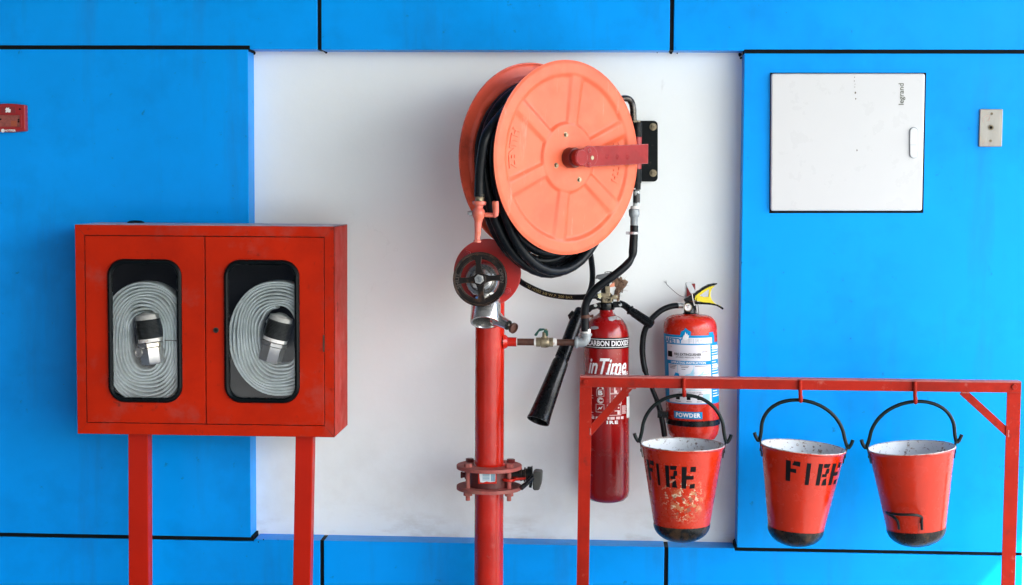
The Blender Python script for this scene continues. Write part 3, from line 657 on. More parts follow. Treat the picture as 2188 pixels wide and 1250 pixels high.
# head: horizontal branch towards the viewer with a flange disc
YD = -.365; dc = P(1042, 582.5, YD); DR = 72.5*S(YD)
m = MB(); m.cyl((dc.x, YP-.002, dc.z), (dc.x, YD, dc.z), PR*.96, n=40); m.lathe([(0, 0), (PR, 0), (PR*.95, .02), (PR*.5, .035), (0, .04)], (PX, YP, Zt-.001), (0, 0, 1), 40)
m.build('elbow', M['pipe'], rs)
m = MB(); m.lathe([(0, 0), (DR, 0), (DR, .014), (0, .014)], (dc.x, YD, dc.z), (-.06, -1, .02), 72); m.build('face_flange', mat('flange_crimson', (.40, .014, .010), .38, var=.1, vscale=9, layers=(((.12, .01, .01), 20, .6, .72, .5, None),)), rs, bevel=.0015)
for a in (45, 135, 225, 315):
    c = Vector((dc.x+DR*.80*math.cos(math.radians(a+3)), YD-.010, dc.z+DR*.80*math.sin(math.radians(a+3))))
    b = MB(); b.hexa(c, c+Vector((0, -.016, 0)), .0135); b.cyl(c, c+Vector((0, -.020, 0)), .007, n=12); b.build('bolt', M['callred'], rs, bevel=.0008)
YW = -.455; wc = P(1025.5, 596.5, YW)
m = MB(); bc = P(1032, 598, YD-.02)
m.lathe([(0, 0), (.058, 0), (.058, .012), (.050, .026), (.040, .030), (.040, .040), (.030, .046), (0, .046)], bc, Vector((-.12, -1, .05)), 40); m.build('bonnet', M['chrome'], rs)
m = MB(); m.hexa(bc+Vector((-.004, -.046, .001)), bc+Vector((-.006, -.056, .001)), .030); m.build('bonnet_nut', M['steel'], rs, bevel=.001)
WR = 52*S(YW)
wax = Vector((-.10, -1, .03)).normalized()
u_ = Vector((1, 0, 0)); u_ = (u_-wax*u_.dot(wax)).normalized(); v_ = wax.cross(u_)*-1
if v_.z < 0: v_ = -v_
hw = MB(); ringp = [wc+(u_*math.cos(2*PI*k/56)+v_*math.sin(2*PI*k/56))*WR for k in range(56)]
hw.lathe([(WR-.014, -.004), (WR-.013, .003), (WR-.010, .005), (WR+.003, .0045), (WR+.0045, .0075), (WR+.0075, .0085), (WR+.0095, .006), (WR+.0095, -.008), (WR+.006, -.009), (WR+.004, -.004), (WR-.014, -.004)], wc, wax, 72)
w1 = hw.build('handwheel', M['wheel'], rs)
sp = MB()
for a in (5, 95, 185, 275):
    d_ = u_*math.cos(math.radians(a))+v_*math.sin(math.radians(a)); t2 = wax.cross(d_)
    vs = []
    for k in range(7):
        q = .018+(WR-.024)*k/6; wd = .0085+.0045*((k-3)/3)**2; c = wc+d_*q+wax*(.002-.0)
        vs += [c+t2*wd+wax*.004, c-t2*wd+wax*.004, c-t2*wd-wax*.004, c+t2*wd-wax*.004]
    fs = []
    for k in range(6):
        for e in range(4): fs.append((4*k+e, 4*k+(e+1) % 4, 4*k+4+(e+1) % 4, 4*k+4+e))
    sp_ = MB().add(vs, fs); sp_.build('spoke', M['wheel'], w1, bevel=.0012)
m = MB(); m.lathe([(0, -.006), (.021, -.006), (.021, .007), (.016, .009), (0, .009)], wc, wax, 24); m.cyl(wc+wax*-.09, wc, .008, n=14); m.build('wheel_hub', M['wheel'], w1)
m = MB(); m.hexa(wc+wax*.009, wc+wax*.018, .0155); m.build('wheel_nut', M['steel'], w1, bevel=.001)
m = MB(); m.lathe([(.0, .018), (.010, .018), (.010, .021), (.006, .021), (.006, .019)], wc, wax, 16); m.build('stem_end', M['galv'], w1)
def wheel_text(txt, a0, a1, flip=1):
    mb = MB(); A0, A1 = math.radians(a0), math.radians(a1)
    def mp(u, v):
        a = A0+(A1-A0)*u; r = WR+(-.0105+.012*v)*flip
        off = .0062
        return wc+(u_*math.cos(a)+v_*math.sin(a))*r+wax*off
    text(mb, txt, mp, 0, 0, 1, 1, bold=.02); mb.build('lettering', mat('raised_iron_letters', (.075, .06, .05), .5), w1)
wheel_text('SHUT', 205, 165); wheel_text('OPEN', 28, -8)
# chrome outlet, opening downwards and forward
oc0, oc1 = P(1039, 648, -.385), P(1036, 690, -.42)
oax = (oc1-oc0).normalized(); OR = 32*S(-.42)
L_o = (oc1-oc0).length
m = MB(); m.lathe([(OR*.8, -.03), (OR*.96, -.01), (OR*.98, .0), (OR, .012), (OR, L_o-.004), (OR*.97, L_o), (OR*.84, L_o), (OR*.80, L_o-.006), (OR*.80, .0)], oc0, oax, 48); m.build('outlet', M['chrome'], rs, sharp=50)
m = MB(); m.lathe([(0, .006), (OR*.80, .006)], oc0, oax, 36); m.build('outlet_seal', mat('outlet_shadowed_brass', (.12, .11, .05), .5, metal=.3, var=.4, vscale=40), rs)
m = MB(); a_, b_ = P(1058, 680, -.40), P(1097, 701, -.45); m.lathe([(0.023, 0), (.0235, .012), (.019, .018), (.0172, .050), (.0165, .060)], a_, b_-a_, 28)
m.build('side_spout', M['chrome'], rs)
dn = (b_-a_).normalized(); m = MB(); m.lathe([(.0, .002), (.0160, .0), (.0172, .002), (.0172, .010), (.0150, .011), (.0150, .004), (.0, .004)], b_-dn*.006, dn, 24); m.build('spout_cap', M['rustpipe'], rs)
m = MB(); text(m, 'ISI', lambda u, v: oc0+oax*(L_o*.15+.020*(1-v))+(Vector((0, -1, -.3)).normalized()*math.cos(.75+(u-.5)*.3)+Vector((1, 0, 0))*math.sin(.75+(u-.5)*.3))*(OR+.0006), 0, 0, 1, 1)
m.build('stamped_mark', M['joint'], rs)
# branch pipe with ball valve and elbow
YR = YP-.005; bz = P(1100, 730.5, YR).z
def X(px): return P(px, 730, YR).x
br_ = []
m = MB(); m.cyl((X(1062), YR, bz), (X(1104), YR, bz), 10*S(YR), n=28); m.lathe([(.026, -.002), (.022, .006), (.0165, .012)], (X(1077), YR, bz), (1, 0, 0), 24); m.build('branch_socket', M['pipe'], rs)
m = MB(); m.lathe([(.0155, 0), (.0162, .001), (.0162, .003), (.013, .003)], (X(1103.5), YR, bz), (1, 0, 0), 24); m.cyl((X(1181), YR, bz), (X(1190), YR, bz), .0142, n=24); m.cyl((X(1141.5), YR, bz), (X(1146), YR, bz), .0142, n=24); m.build('thread_tape', M['tape'], rs)
m = MB(); m.cyl((X(1100), YR, bz), (X(1143), YR, bz), 7.5*S(YR), n=24); m.build('branch_pipe', M['rustpipe'], rs)
m = MB(); m.cyl((X(1186), YR, bz), (X(1232), YR, bz), 7*S(YR), n=24); m.build('branch_pipe', M['rustpipe'], rs)
m = MB(); m.hexa((X(1145.5), YR, bz), (X(1155), YR, bz), .0165); m.lathe([(.012, 0), (.0175, .004), (.0185, .018), (.0165, .028), (.0125, .032)], (X(1154), YR, bz), (1, 0, 0), 24); m.hexa((X(1172), YR, bz), (X(1182), YR, bz), .0165)
m.cyl((X(1164), YR, bz+.012), (X(1164), YR, bz+.034), .0085, n=14); m.cyl((X(1166), YR, bz+.03), (X(1166), YR, bz+.044), .0055, n=6); bvv = m.build('ball_valve', M['brass'], rs, bevel=.0008)
m = MB(); lz = bz+.036
slab([(1141, 716), (1152, 702.5), (1163, 702.5), (1164, 705), (1152, 708.5), (1147, 718), (1143, 718)], YR+.008, YR-.011, mb=m); slab([(1163, 704), (1171, 707), (1171, 718), (1167.5, 719), (1166, 712), (1161, 710)], YR+.008, YR-.011, mb=m)
m.build('valve_handle', M['green'], bvv, bevel=.002)
# elbow to vertical
ez = bz; ex = X(1252)
el = MB(); ep = [Vector((X(1228), YR, ez)), Vector((X(1238), YR, ez))]+[Vector((ex-.016+.016*math.sin(a), YR, ez+.016-.016*math.cos(a))) for a in [PI/2*k/6 for k in range(1, 7)]]+[Vector((ex, YR, ez+.026))]
el.tube(ep, .0158, 18); el.lathe([(.0185, 0), (.0195, .003), (.0195, .008), (.0185, .010)], (X(1229), YR, ez), (1, 0, 0), 20); el.lathe([(.0185, 0), (.0195, .003), (.0195, .007), (.0185, .009)], (ex, YR, ez+.022), (0, 0, 1), 20); el.build('pipe_elbow', M['galv'], rs)
m = MB(); m.cyl((ex, YR, ez+.030), (ex, YR, ez+.046), .0125, n=20); m.lathe([(.015, .032), (.0158, .034), (.015, .040), (.0155, .043), (.0145, .045)], (ex, YR, ez), (0, 0, 1), 20); m.build('hose_tail', M['tape'], rs)
# ------------------------------------------------------------------ supply hose
YS = YR-.004
sh = thing('supply_hose', 'thick black rubber hose kinked between the ball valve elbow and the reel inlet', 'hose', P(1250, 705, YS))
pts = [P(1250.5, 708, YS), P(1250, 685, YS), P(1250, 660, YS-.004), P(1258, 636, YS-.008), P(1277, 614, YS-.010), P(1303, 595, YS-.008), P(1328, 576, YS+.0), P(1344, 560, YS+.008), P(1351, 546, YS+.014), P(1353, 528, YS+.018), P(1354.5, 500, YS+.02), P(1355, 482, YS+.022)]
cpn = catmull(pts, 8); rr = []
for i, p in enumerate(cpn):
    t = i/(len(cpn)-1)*11; rad = .0133
    rad *= 1-.22*math.exp(-((t-7.6)/.5)**2)+.06*math.exp(-((t-8.6)/.5)**2)-.10*math.exp(-((t-2.4)/.4)**2)
    rr.append(rad)
MB().tube(cpn, rr, 18).build('hose_body', M['black_rubber'], sh)
c1 = MB(); cz = P(1250, 676, YS).z; c1.lathe([(.0142, -.006), (.0152, -.005), (.0152, .005), (.0142, .006)], (P(1250.3, 676, YS).x, YS, cz), (0, 0, 1), 24); c1.cyl(P(1259, 676, YS), P(1268, 676, YS), .004, n=8); c1.hexa(P(1264, 676, YS), P(1268, 676, YS), .006); c1.build('hose_clamp', M['rustpipe'], sh)
# ------------------------------------------------------------------ hose reel
th_ = math.radians(43.8); n_ = Vector((math.sin(th_), -math.cos(th_), 0)); t_v = Vector((math.cos(th_), math.sin(th_), 0)); zv = Vector((0, 0, 1))
YC = -.415; fc = P(1212, 337, YC); RR = 205.5*S(YC); SEP = .160
rl = thing('hose_reel', 'big salmon-orange swinging hose reel with black rubber hose wound between two discs', 'hose reel', P(1362, 330, -.02))
def disc_mesh(c, side):
    nr, na = 74, 216; vs = []; fs = []
    def hgt(r, a):
        x = r/RR; h = 0.0
        def sstep(e0, e1, v): q = min(1, max(0, (v-e0)/(e1-e0))); return q*q*(3-2*q)
        rim = sstep(.825, .875, x); edge = .004*((x-.965)/.035)**2 if x > .965 else 0
        hub = 1-sstep(.345, .375, x)
        best = 0
        for k in range(6):
            ca = math.radians(82+60*k); d = (a-ca+PI) % (2*PI)-PI
            if abs(d) < PI/2:
                lat = abs(math.sin(d))*r; hwid = .024+.006*(x-.35)
                best = max(best, 1-sstep(hwid-.009, hwid+.004, lat))
        return max(.0095*rim, .0070*best*sstep(.34, .37, x), .0085*hub)-edge
    for i in range(nr+1):
        r = RR*(.02+.98*i/nr)
        for k in range(na):
            a = 2*PI*k/na; p = c+t_v*(r*math.cos(a))+zv*(r*math.sin(a))+n_*(side*hgt(r, a)-.0)
            vs.append(p)
    nv = len(vs)
    for i in range(nr):
        for k in range(na): fs.append((i*na+k, i*na+(k+1) % na, (i+1)*na+(k+1) % na, (i+1)*na+k))
    # turned-back rim
    for (dr, dn) in ((.0015, .001), (.001, -.003), (-.003, -.003)):
        for k in range(na):
            a = 2*PI*k/na; r = RR+dr; vs.append(c+t_v*(r*math.cos(a))+zv*(r*math.sin(a))+n_*(side*(.0045+dn)))
    for q in range(3):
        b0 = nv-na+q*na if q == 0 else nv+(q-1)*na; b1 = nv+q*na
        for k in range(na): fs.append((b0+k, b0+(k+1) % na, b1+(k+1) % na, b1+k))
    vs.append(c+n_*(side*.0075)); ci = len(vs)-1
    for k in range(na): fs.append((ci, k, (k+1) % na))
    return MB().add(vs, fs)
def fm(u, v, w_): return fc+t_v*u+zv*v+n_*w_
bcn = fc-n_*SEP
fd = disc_mesh(fc, 1).build('front_disc', M['disc'], rl, sharp=60)
disc_mesh(bcn, -1).build('back_disc', M['disc_in'], rl, sharp=60)
def emb(txt, ang0, ang1, r0, h, flip):
    mb = MB(); A0, A1 = math.radians(ang0), math.radians(ang1)
    def mk(w_): return lambda u, v: fm((r0+h*(v-.5)*flip)*math.cos(A0+(A1-A0)*u), (r0+h*(v-.5)*flip)*math.sin(A0+(A1-A0)*u), w_)
    vs, fs = subdiv(*glyphs(txt, .03), .05); lo = [mk(-.001)(x, y) for x, y in vs]; hi = [mk(.0022)(x, y) for x, y in vs]; n = len(vs)
    cnt = {}
    for f in fs:
        for i in range(len(f)):
            e = (f[i], f[(i+1) % len(f)]); cnt[e] = 1
    side = [(a, b, b+n, a+n) for (a, b) in cnt if (b, a) not in cnt]
    mb.add(lo+hi, [tuple(i+n for i in f) for f in fs]+side); mb.build('embossed_lettering', M['disc'], fd, flatshade=True)
emb('ZENITH', 189, 158, RR*.75, .028, 1)   # reads upwards on the left
emb('ZENITH', 14, -20, RR*.72, .026, 1)
for px, py in ((1205, 288), (1184.5, 353.5), (1233.5, 384)):
    # locate on the disc plane
    d = _F*F_PX+_R*(px-1094)-_U*(py-625); tt = (fc-CAM).dot(n_)/d.dot(n_); p = CAM+d*tt+n_*.0075
    b = MB(); b.lathe([(0.009, 0), (.009, .0012), (.0055, .0012), (.0055, .007), (0, .007)], p, n_, 12); b.build('bolt', M['brass'], fd)
for px, py in ((1150, 525), (1197, 532), (1330, 463)):
    d = _F*F_PX+_R*(px-1094)-_U*(py-625); tt = (fc-CAM).dot(n_)/d.dot(n_); p = CAM+d*tt+n_*.0068
    MB().cyl(p, p+n_*.001, .0026, n=10).build('rim_hole', M['joint'] if px < 1300 else M['white_wall'], fd)
dr = MB(); dr.cyl(bcn+n_*.012, fc-n_*.012, .16, n=48); dr.build('drum', M['joint'], rl)
# hub & arm
HL = .072
hb = MB(); hb.lathe([(0, .005), (.030, .005), (.032, .010), (.032, .036), (.030, .040), (.026, .040), (.026, .052)], fc, n_, 36); hb.build('hub', M['hub'], rl)
hb = MB(); hb.lathe([(.0265, .050), (.0265, .066), (.023, .069), (0, .069)], fc, n_, 32); hb.build('hub_cap', M['arm'], rl)
ar = MB(); AW = 21.5*S(YC)
a0, a1 = .022, .305; yA = .050
def am(u, v, d): return fm(u, v+.002+u*.046, yA+d)
top = [(a0+.02, AW), (a1, AW), (a1, -AW), (a0+.02, -AW)]
ar.prism(top, am, 0, .006)
# bend back towards the hinge
ar.prism([(a1-.006, AW), (a1, AW), (a1, -AW), (a1-.006, -AW)], am, -.085, 0)
am_ = ar.build('arm', M['arm'], rl, bevel=.0012)
cap = MB(); pl = [(.040+.036*math.cos(a), .036*math.sin(a)*.95) for a in [2*PI*k/28 for k in range(28)] if True]
cap.prism(pl, am, .006, .0095); cap.build('arm_plate', M['arm'], am_, bevel=.0008)
for u, v in ((.052, 0.0), (.040, .022), (.040, -.022)):
    b = MB(); b.lathe([(0, .011), (.0065, .011), (.0075, .0095), (.0075, .0085)], fm(u, v, yA), n_, 12); b.build('rivet', M['brass'] if v == 0 else M['arm'], am_)
ds = MB()
for u in (.12, .165, .21): ds.lathe([(0, .0085), (.004, .008), (.009, .0055)], fm(u, .004, yA), n_, 14)
ds.build('weld_dimple', M['arm'], am_)
# hinge, bracket
hx = P(1360.5, 330, -.19); YHg = fm(a1-.003, 0, yA-.085).y; hX = fm(a1-.003, 0, yA-.085).x
hX = P(1361, 330, YHg).x
hg = MB()
def hz(py): return P(1360, py, YHg).z
hg.cyl((hX, YHg, hz(262)), (hX, YHg, hz(292)), .0155, n=24); hg.cyl((hX, YHg, hz(362)), (hX, YHg, hz(391)), .0155, n=24); hg.build('hinge_barrel', M['black_metal'], rl)
m = MB(); m.cyl((hX, YHg, hz(293)), (hX, YHg, hz(361)), .0150, n=24); m.build('hinge_sleeve', M['callred'], rl)
m = MB(); m.cyl((hX, YHg, hz(390)), (hX, YHg, hz(405)), .0135, n=20); m.build('inlet_nut', M['black_metal'], rl)
m = MB(); m.cyl((hX, YHg, hz(404)), (hX, YHg, hz(442)), .0115, n=20); m.build('inlet_pipe', mat('flaking_black_paint', (.02, .02, .02), .5, layers=(((.55, .60, .60), 28, .5, .54, .95, None),)), rl)
def vx(px, py): return Vector((P(px, py, YHg).x, YHg, P(px, py, YHg).z))
m = MB(); m.cyl(vx(1356, 446), vx(1356, 440), .0135, n=20); m.cyl(vx(1357, 405), vx(1357, 402), .013, n=20); m.cyl(vx(1355, 487), vx(1355, 483), .0125, n=20); m.build('thread_tape', M['tape'], rl)
m = MB(); v0 = vx(1355, 446); m.lathe([(.013, 0), (.0175, -.003), (.0178, -.018), (.0165, -.024), (.0125, -.030), (.0120, -.058), (.0, -.058)], v0, (0, 0, 1), 28); m.build('reducer', M['galv'], rl)
m = MB(); q = P(1354.7, 498, YS+.02); m.lathe([(.0145, -.004), (.0155, -.003), (.0155, .003), (.0145, .004)], q, (0, 0, 1), 20); m.cyl(q+Vector((-.012, 0, 0)), q+Vector((-.026, -.002, 0)), .005, n=8); m.build('hose_clamp', M['strip'], sh)
wbk = MB(); slab(rrect(1352, 258, 1405.5, 388, 9, 5), -.0, -.010, mb=wbk); wbk.build('wall_bracket', M['black_metal'], rl, bevel=.001)
gs = MB(); gs.box((hX-.004, YHg, hz(290)), (hX+.004, -.008, hz(265))); gs.box((hX-.004, YHg, hz(390)), (hX+.004, -.008, hz(365))); gs.build('bracket_gusset', M['black_metal'], rl)
for py in (271, 370):
    c = P(1395.5, py, -.010); b = MB(); b.cyl(c, c+Vector((0, -.003, 0)), .0125, n=20); b.hexa(c+Vector((0, -.003, 0)), c+Vector((0, -.012, 0)), .0085); b.cyl(c, c+Vector((0, -.020, 0)), .0045, n=10); b.build('anchor_bolt', M['brass'], rl, bevel=.0006)
sp = catmull([P(1318, 216, YHg-.02), P(1334, 210, YHg-.01), P(1346, 214, YHg), P(1352, 228, YHg), P(1353.5, 252, YHg), P(1354, 264, YHg)], 8)
MB().tube(sp, .0105, 16).build('feed_pipe', mat('dark_steel_pipe', (.06, .055, .05), .25, metal=.7, var=.4, vscale=30), rl)
m = MB(); m.hexa(P(1358, 261, YHg), P(1358, 257.5, YHg), .0155); m.build('feed_nut', M['brass'], rl)
# the wound hose
hs = []
HR = .0158
w_lo, w_hi = -SEP+.022, -.026
# (half width, bottom, top, axial position) for each turn
turns = []
for L, r in ((0, .185), (1, .218)):
    for k in range(4): turns.append((r, r, r, w_lo+(w_hi-w_lo)*(k+.5*L)/3.5))
turns += [(.250, .262, .245, -.030), (.250, .290, .240, -.055), (.255, .318, .235, -.085), (.262, .345, .238, -.120), (.268, .376, .238, -.100), (.248, .362, .236, -.045)]
pts = []; nT = len(turns)
for i in range(nT*44):
    t = i/44; k = int(t); f = t-k; f = f*f*(3-2*f); A_ = turns[k]; B_ = turns[min(k+1, nT-1)]
    a, bt, tp_, wv = [A_[q]+(B_[q]-A_[q])*f for q in range(4)]
    an = PI/2-2*PI*t*-1
    u = a*math.cos(an); vv = (tp_ if math.sin(an) > 0 else bt)*math.sin(an)
    pts.append(fm(u, vv, wv))
# from the last turn the hose comes over the top and hangs down to the nozzle at the left
nzt = P(1024, 420, -.60)
wn = (nzt-fc).dot(n_); un = (nzt-fc).dot(t_v)
end = [fm(-.10, .225, -.060), fm(-.19, .16, -.055), P(1042, 285, -.60), P(1029, 340, -.605), P(1025, 385, -.60), nzt]
pts = pts[:-6]+catmull([pts[-6]]+end, 10)
hose = MB().tube(pts, HR, 12).build('hose', M['black_rubber'], rl)
# nozzle hanging at the left
Yn = -.60
nz = thing('hose_nozzle', 'pink painted shut-off nozzle hanging from the reel hose above the handwheel', 'nozzle', P(1022, 470, Yn))
def nl(prof, px0=1023.5, mt=None, name='x', ax_px=(1020, 518)):
    c = P(px0, 418, Yn); return c
s = S(Yn); na0 = P(1025, 414, Yn); na1 = P(1019.5, 518, Yn); ax = (na1-na0).normalized(); Ln = (na1-na0).length
def nlath(prof, name, m_, parent=nz, n=24): mb = MB(); mb.lathe([(r*s, h*s) for r, h in prof], na0, ax, n); return mb.build(name, m_, parent)
nlath([(0, 0), (9, 0), (10.5, 2), (9, 5), (10.5, 7), (9, 10), (9.5, 15), (0, 15)], 'hose_ferrule', M['brass'])
nlath([(8, 15), (14.5, 16), (15, 18), (14.5, 23), (9, 25), (8.5, 31)], 'inlet_collar', M['salmonv'])
nlath([(8, 30), (12.5, 35), (14, 41), (13.5, 47), (10, 54), (8.2, 60), (6.2, 90), (6, 98), (8, 100), (8, 104), (5, 104), (4, 98)], 'nozzle_body', M['salmonv'])
m = MB(); m.cyl(P(1036, 459, Yn), P(1059, 460, Yn), 5*s, n=14); m.tube([P(1056, 461, Yn), P(1059, 459, Yn-.004), P(1059.5, 452, Yn-.006), P(1058.5, 430, Yn-.010)], [5*s, 6*s, 6.6*s, 7*s], 16); m.build('shut_off_lever', M['salmonv'], nz)
m = MB(); m.hexa(P(1009, 456, Yn), P(1003, 456, Yn), 6*s); m.cyl(P(1003, 455, Yn), P(999, 455, Yn), 3.5*s, n=10); m.build('spindle_nut', M['steel'], nz)

# ------------------------------------------------------------------ CO2 extinguisher
YE = -.115; er = 48.7*S(YE-.03)
ec = Vector((P(1296, 900, YE).x, YE, 0)); ezb = P(1303, 1068, YE-.03).z; def_z = lambda py: P(1298, py, YE).z
co = thing('carbon_dioxide_extinguisher', 'tall slim red carbon dioxide extinguisher hanging left of the powder one', 'extinguisher', (ec.x, YE, ezb))
# the body leans a hair: axis through measured points
cT = P(1295.5, 700, YE); cB = P(1296.7, 1040, YE); eax = (cT-cB).normalized()
def ez(py):     # distance along the axis from cB for picture row py
    p = P(1300, py, YE); return (p-cB).dot(eax)
bb = MB(); zb = ez(1071); zsh = ez(722); zn = ez(668)
prof = [(0, zb), (er*.5, zb+.001), (er*.78, zb+.007), (er*.94, zb+.02), (er, zb+.04), (er, zsh)]
for k in range(1, 9):
    a = PI/2*k/9; prof.append((er*.36+er*.64*math.cos(a), zsh+(ez(674)-zsh)*math.sin(a)))
prof += [(er*.31, ez(668)), (er*.285, ez(660)), (er*.285, ez(652))]
bb.lathe(prof, cB, eax, 64); cyl = bb.build('cylinder', M['co2'], co, sharp=50)
ex_ = Vector((1, 0, 0)); ey_ = eax.cross(ex_).normalized()
if ey_.y > 0: ey_ = -ey_
def cm(off=.0007):
    def f(u, v):      # u: metres round from the front, v: picture row
        a = u/er; return cB+eax*ez(v-5.5)+(ex_*math.sin(a)+ey_*math.cos(a))*(er+off)
    return f
def cang(px): return er*math.asin(max(-1, min(1, (px-1296)/48.7)))
b1 = MB(); patch(b1, (-er*1.9, 746.5, er*1.9, 723), cm(.0005), 0, 48); b1.build('black_band', M['blackprint'], cyl)
b1 = MB(); patch(b1, (-er*1.9, 743.8, er*1.9, 742.6), cm(.0009), 0, 48); patch(b1, (-er*1.9, 726.8, er*1.9, 725.6), cm(.0009), 0, 48); b1.build('band_line', M['whiteprint'], cyl); b1 = MB()
text(b1, 'CARBON DIOXIDE', cm(.0009), cang(1257), 740.5, cang(1341.5)+.004, 729, bold=.025); 
b1.build('lettering', M['whiteprint'], cyl)
b1 = MB(); text(b1, 'inTime', cm(.0009), cang(1258), 800, cang(1338), 766, bold=.02, shear=.35); b1.build('lettering', M['whiteprint'], cyl); b1 = MB(); text(b1, 'INTIME FIRE', cm(.0009), cang(1295), 806, cang(1341), 796, bold=.02)
b1.build('lettering', M['whiteprint'], cyl)
b1 = MB(); c = cm(.0008)
text(b1, 'A', c, cang(1276), 831, cang(1291), 818, bold=.04)
text(b1, 'B', c, cang(1278), 844, cang(1288), 834, bold=.05)
text(b1, 'C', c, cang(1278), 860, cang(1287), 850, bold=.04)
text(b1, 'IRE', c, cang(1296), 904.5, cang(1320), 897.5, bold=.05, spacing=1.3)
frame_line(b1, cang(1275), 846.5, cang(1291), 832, -.6, lambda u, v: c(u, v)) if 0 else None
def box_px(mb, x0, y0, x1, y1, t, cmf):
    patch(mb, (cang(x0), y0+t, cang(x1), y0), cmf, 0, 4); patch(mb, (cang(x0), y1, cang(x1), y1-t), cmf, 0, 4)
    patch(mb, (cang(x0), y1, cang(x0+t), y0), cmf, 0, 1); patch(mb, (cang(x1-t), y1, cang(x1), y0), cmf, 0, 1)
for k in range(14):
    a0_, a1_ = 2*PI*k/14, 2*PI*(k+1)/14; q = [(1282.8+r*math.cos(a), 855+r*math.sin(a)) for a, r in ((a0_, 6.8), (a1_, 6.8), (a1_, 5.9), (a0_, 5.9))]
    b1.add([c(cang(x), y) for x, y in q], [(0, 1, 2, 3)])
bolt = [(1276.5, 876), (1281, 869), (1283, 871), (1288, 866), (1284, 874), (1282, 872)]
b1.add([c(cang(x), y) for x, y in bolt], [(0, 1, 2, 5), (2, 3, 4, 5)])
b1.build('class_marks', M['whiteprint'], cyl)
b1 = MB()
box_px(b1, 1275, 832, 1291, 846.5, .7, c); box_px(b1, 1273.5, 863, 1291, 880, .7, c)
box_px(b1, 1303, 822, 1327.5, 840, 1, c); box_px(b1, 1303, 840.5, 1327.5, 863.5, 1, c); box_px(b1, 1297, 864, 1326.5, 886.5, 1, c)
for x0, y0, w_, h_ in ((1312, 826, 3, 13), (1315, 834, 3, 6), (1313, 845, 4, 5), (1311, 850, 7, 5), (1311, 855, 3, 6), (1315, 855, 2.5, 6), (1320, 869, 3, 3), (1319, 876, 5, 9), (1313, 876, 6, 2)):
    patch(b1, (cang(x0), y0+h_, cang(x0+w_), y0), c, 0, 2)
rn = random.Random(11)
for k in range(10): patch(b1, (cang(1328.5), 868+k*1.8, cang(1328.5+rn.uniform(7, 10)), 867+k*1.8), c, 0, 2)
for x0, x1 in ((1265, 1270), (1273, 1284), (1298, 1302), (1304, 1313), (1316, 1324), (1326, 1332)): patch(b1, (cang(x0), 895, cang(x1), 889.5), c, 0, 3)
for y0 in (845, 850.5, 881, 887, 892): patch(b1, (cang(1262), y0+1, cang(1268), y0), c, 0, 2)
b1.build('instruction_print', M['pinkprint'], cyl)
b1 = MB(); patch(b1, (cang(1338.5), 895, er*1.75, 850), cm(.0012), 0, 6); b1.build('white_sticker', mat('white_sticker', (.80, .84, .82), .5), cyl)
def conform(pxpts, off=.0016):
    """print lying on the domed shoulder: outline in photograph pixels cast on the dome"""
    out = []
    for px, py in pxpts:
        o = CAM; d = (_F*F_PX+_R*(px-1094)-_U*(py-625)).normalized()
        best = None
        for k in range(400):
            t = 5.2+k*.001; p = o+d*t; h = (p-cB).dot(eax); rad = ((p-cB)-eax*h).length
            R_at = 0
            for (r0, h0), (r1, h1) in zip(prof, prof[1:]):
                if min(h0, h1) <= h <= max(h0, h1) and h1 != h0: R_at = max(R_at, r0+(r1-r0)*(h-h0)/(h1-h0))
            if rad <= R_at: best = o+d*(t-off); break
        out.append(best or P(px, py, YE-er))
    return out
b1 = MB()
cf = lambda x, y: conform([(x, y)])[0]; flatpoly(b1, [(1299, 678), (1306, 676.5), (1314, 675.5), (1321, 677), (1328, 682.5), (1322, 683.5), (1316, 682.5), (1308, 686), (1302, 685)], cf, 4)
flatpoly(b1, [(1262, 698), (1270, 696.5), (1278, 698), (1279, 702), (1270, 704), (1262, 703)], cf, 4)
b1.build('foil_strip', M['strip'], cyl)
# neck clamp
zc2 = ez(654); kc = cB+eax*zc2
nm = MB(); nm.lathe([(.019, -.012), (.027, -.012), (.028, -.008), (.028, .008), (.027, .012), (.012, .012)], kc, eax, 32); 
def pk(px, py, y=YE-.02): return P(px, py, y)
nm.bar(pk(1283, 652), pk(1262, 657), .018, .012); nm.bar(pk(1264, 656), pk(1256, 664), .017, .012)
nm.bar(pk(1310, 651), pk(1331, 650), .020, .012); nm.build('neck_clamp', M['black_gloss'], co, bevel=.0015)
for px, py in ((1272.5, 652.5), (1325.5, 651)):
    b = MB(); b.hexa(pk(px, py, YE-.026), pk(px, py, YE-.031), .0062); b.build('clamp_bolt', M['steel'], co)
gp = MB(); g0, g1, g2, g3 = pk(1326, 645), pk(1346, 662, YE-.03), pk(1398, 697, YE-.05), pk(1335, 652)
gp.tube(catmull([pk(1322, 648), pk(1335, 653), pk(1348, 664, YE-.03)], 4), .0115, 14)
gp.lathe([(0.012, 0), (.0165, .002), (.0165, .007), (.0135, .009), (.0155, .05), (.0160, .075), (.0155, .092), (.010, .096), (0, .097)], pk(1344, 661, YE-.03), g2-g1, 24)
gp.build('carry_grip', M['black_gloss'], co, sharp=50)
gr2 = MB(); gd = (g2-g1).normalized(); sx_ = gd.cross(Vector((0, 1, 0))).normalized()
for k in range(-3, 4):
    a = k*.42; off = (Vector((0, -1, 0))*math.cos(a)+sx_*math.sin(a)); gr2.bar(pk(1344, 661, YE-.03)+gd*.018+off*.0146, pk(1344, 661, YE-.03)+gd*.082+off*.0160, .0018, .0018)
gr2.build('grip_rib', M['black_gloss'], co)
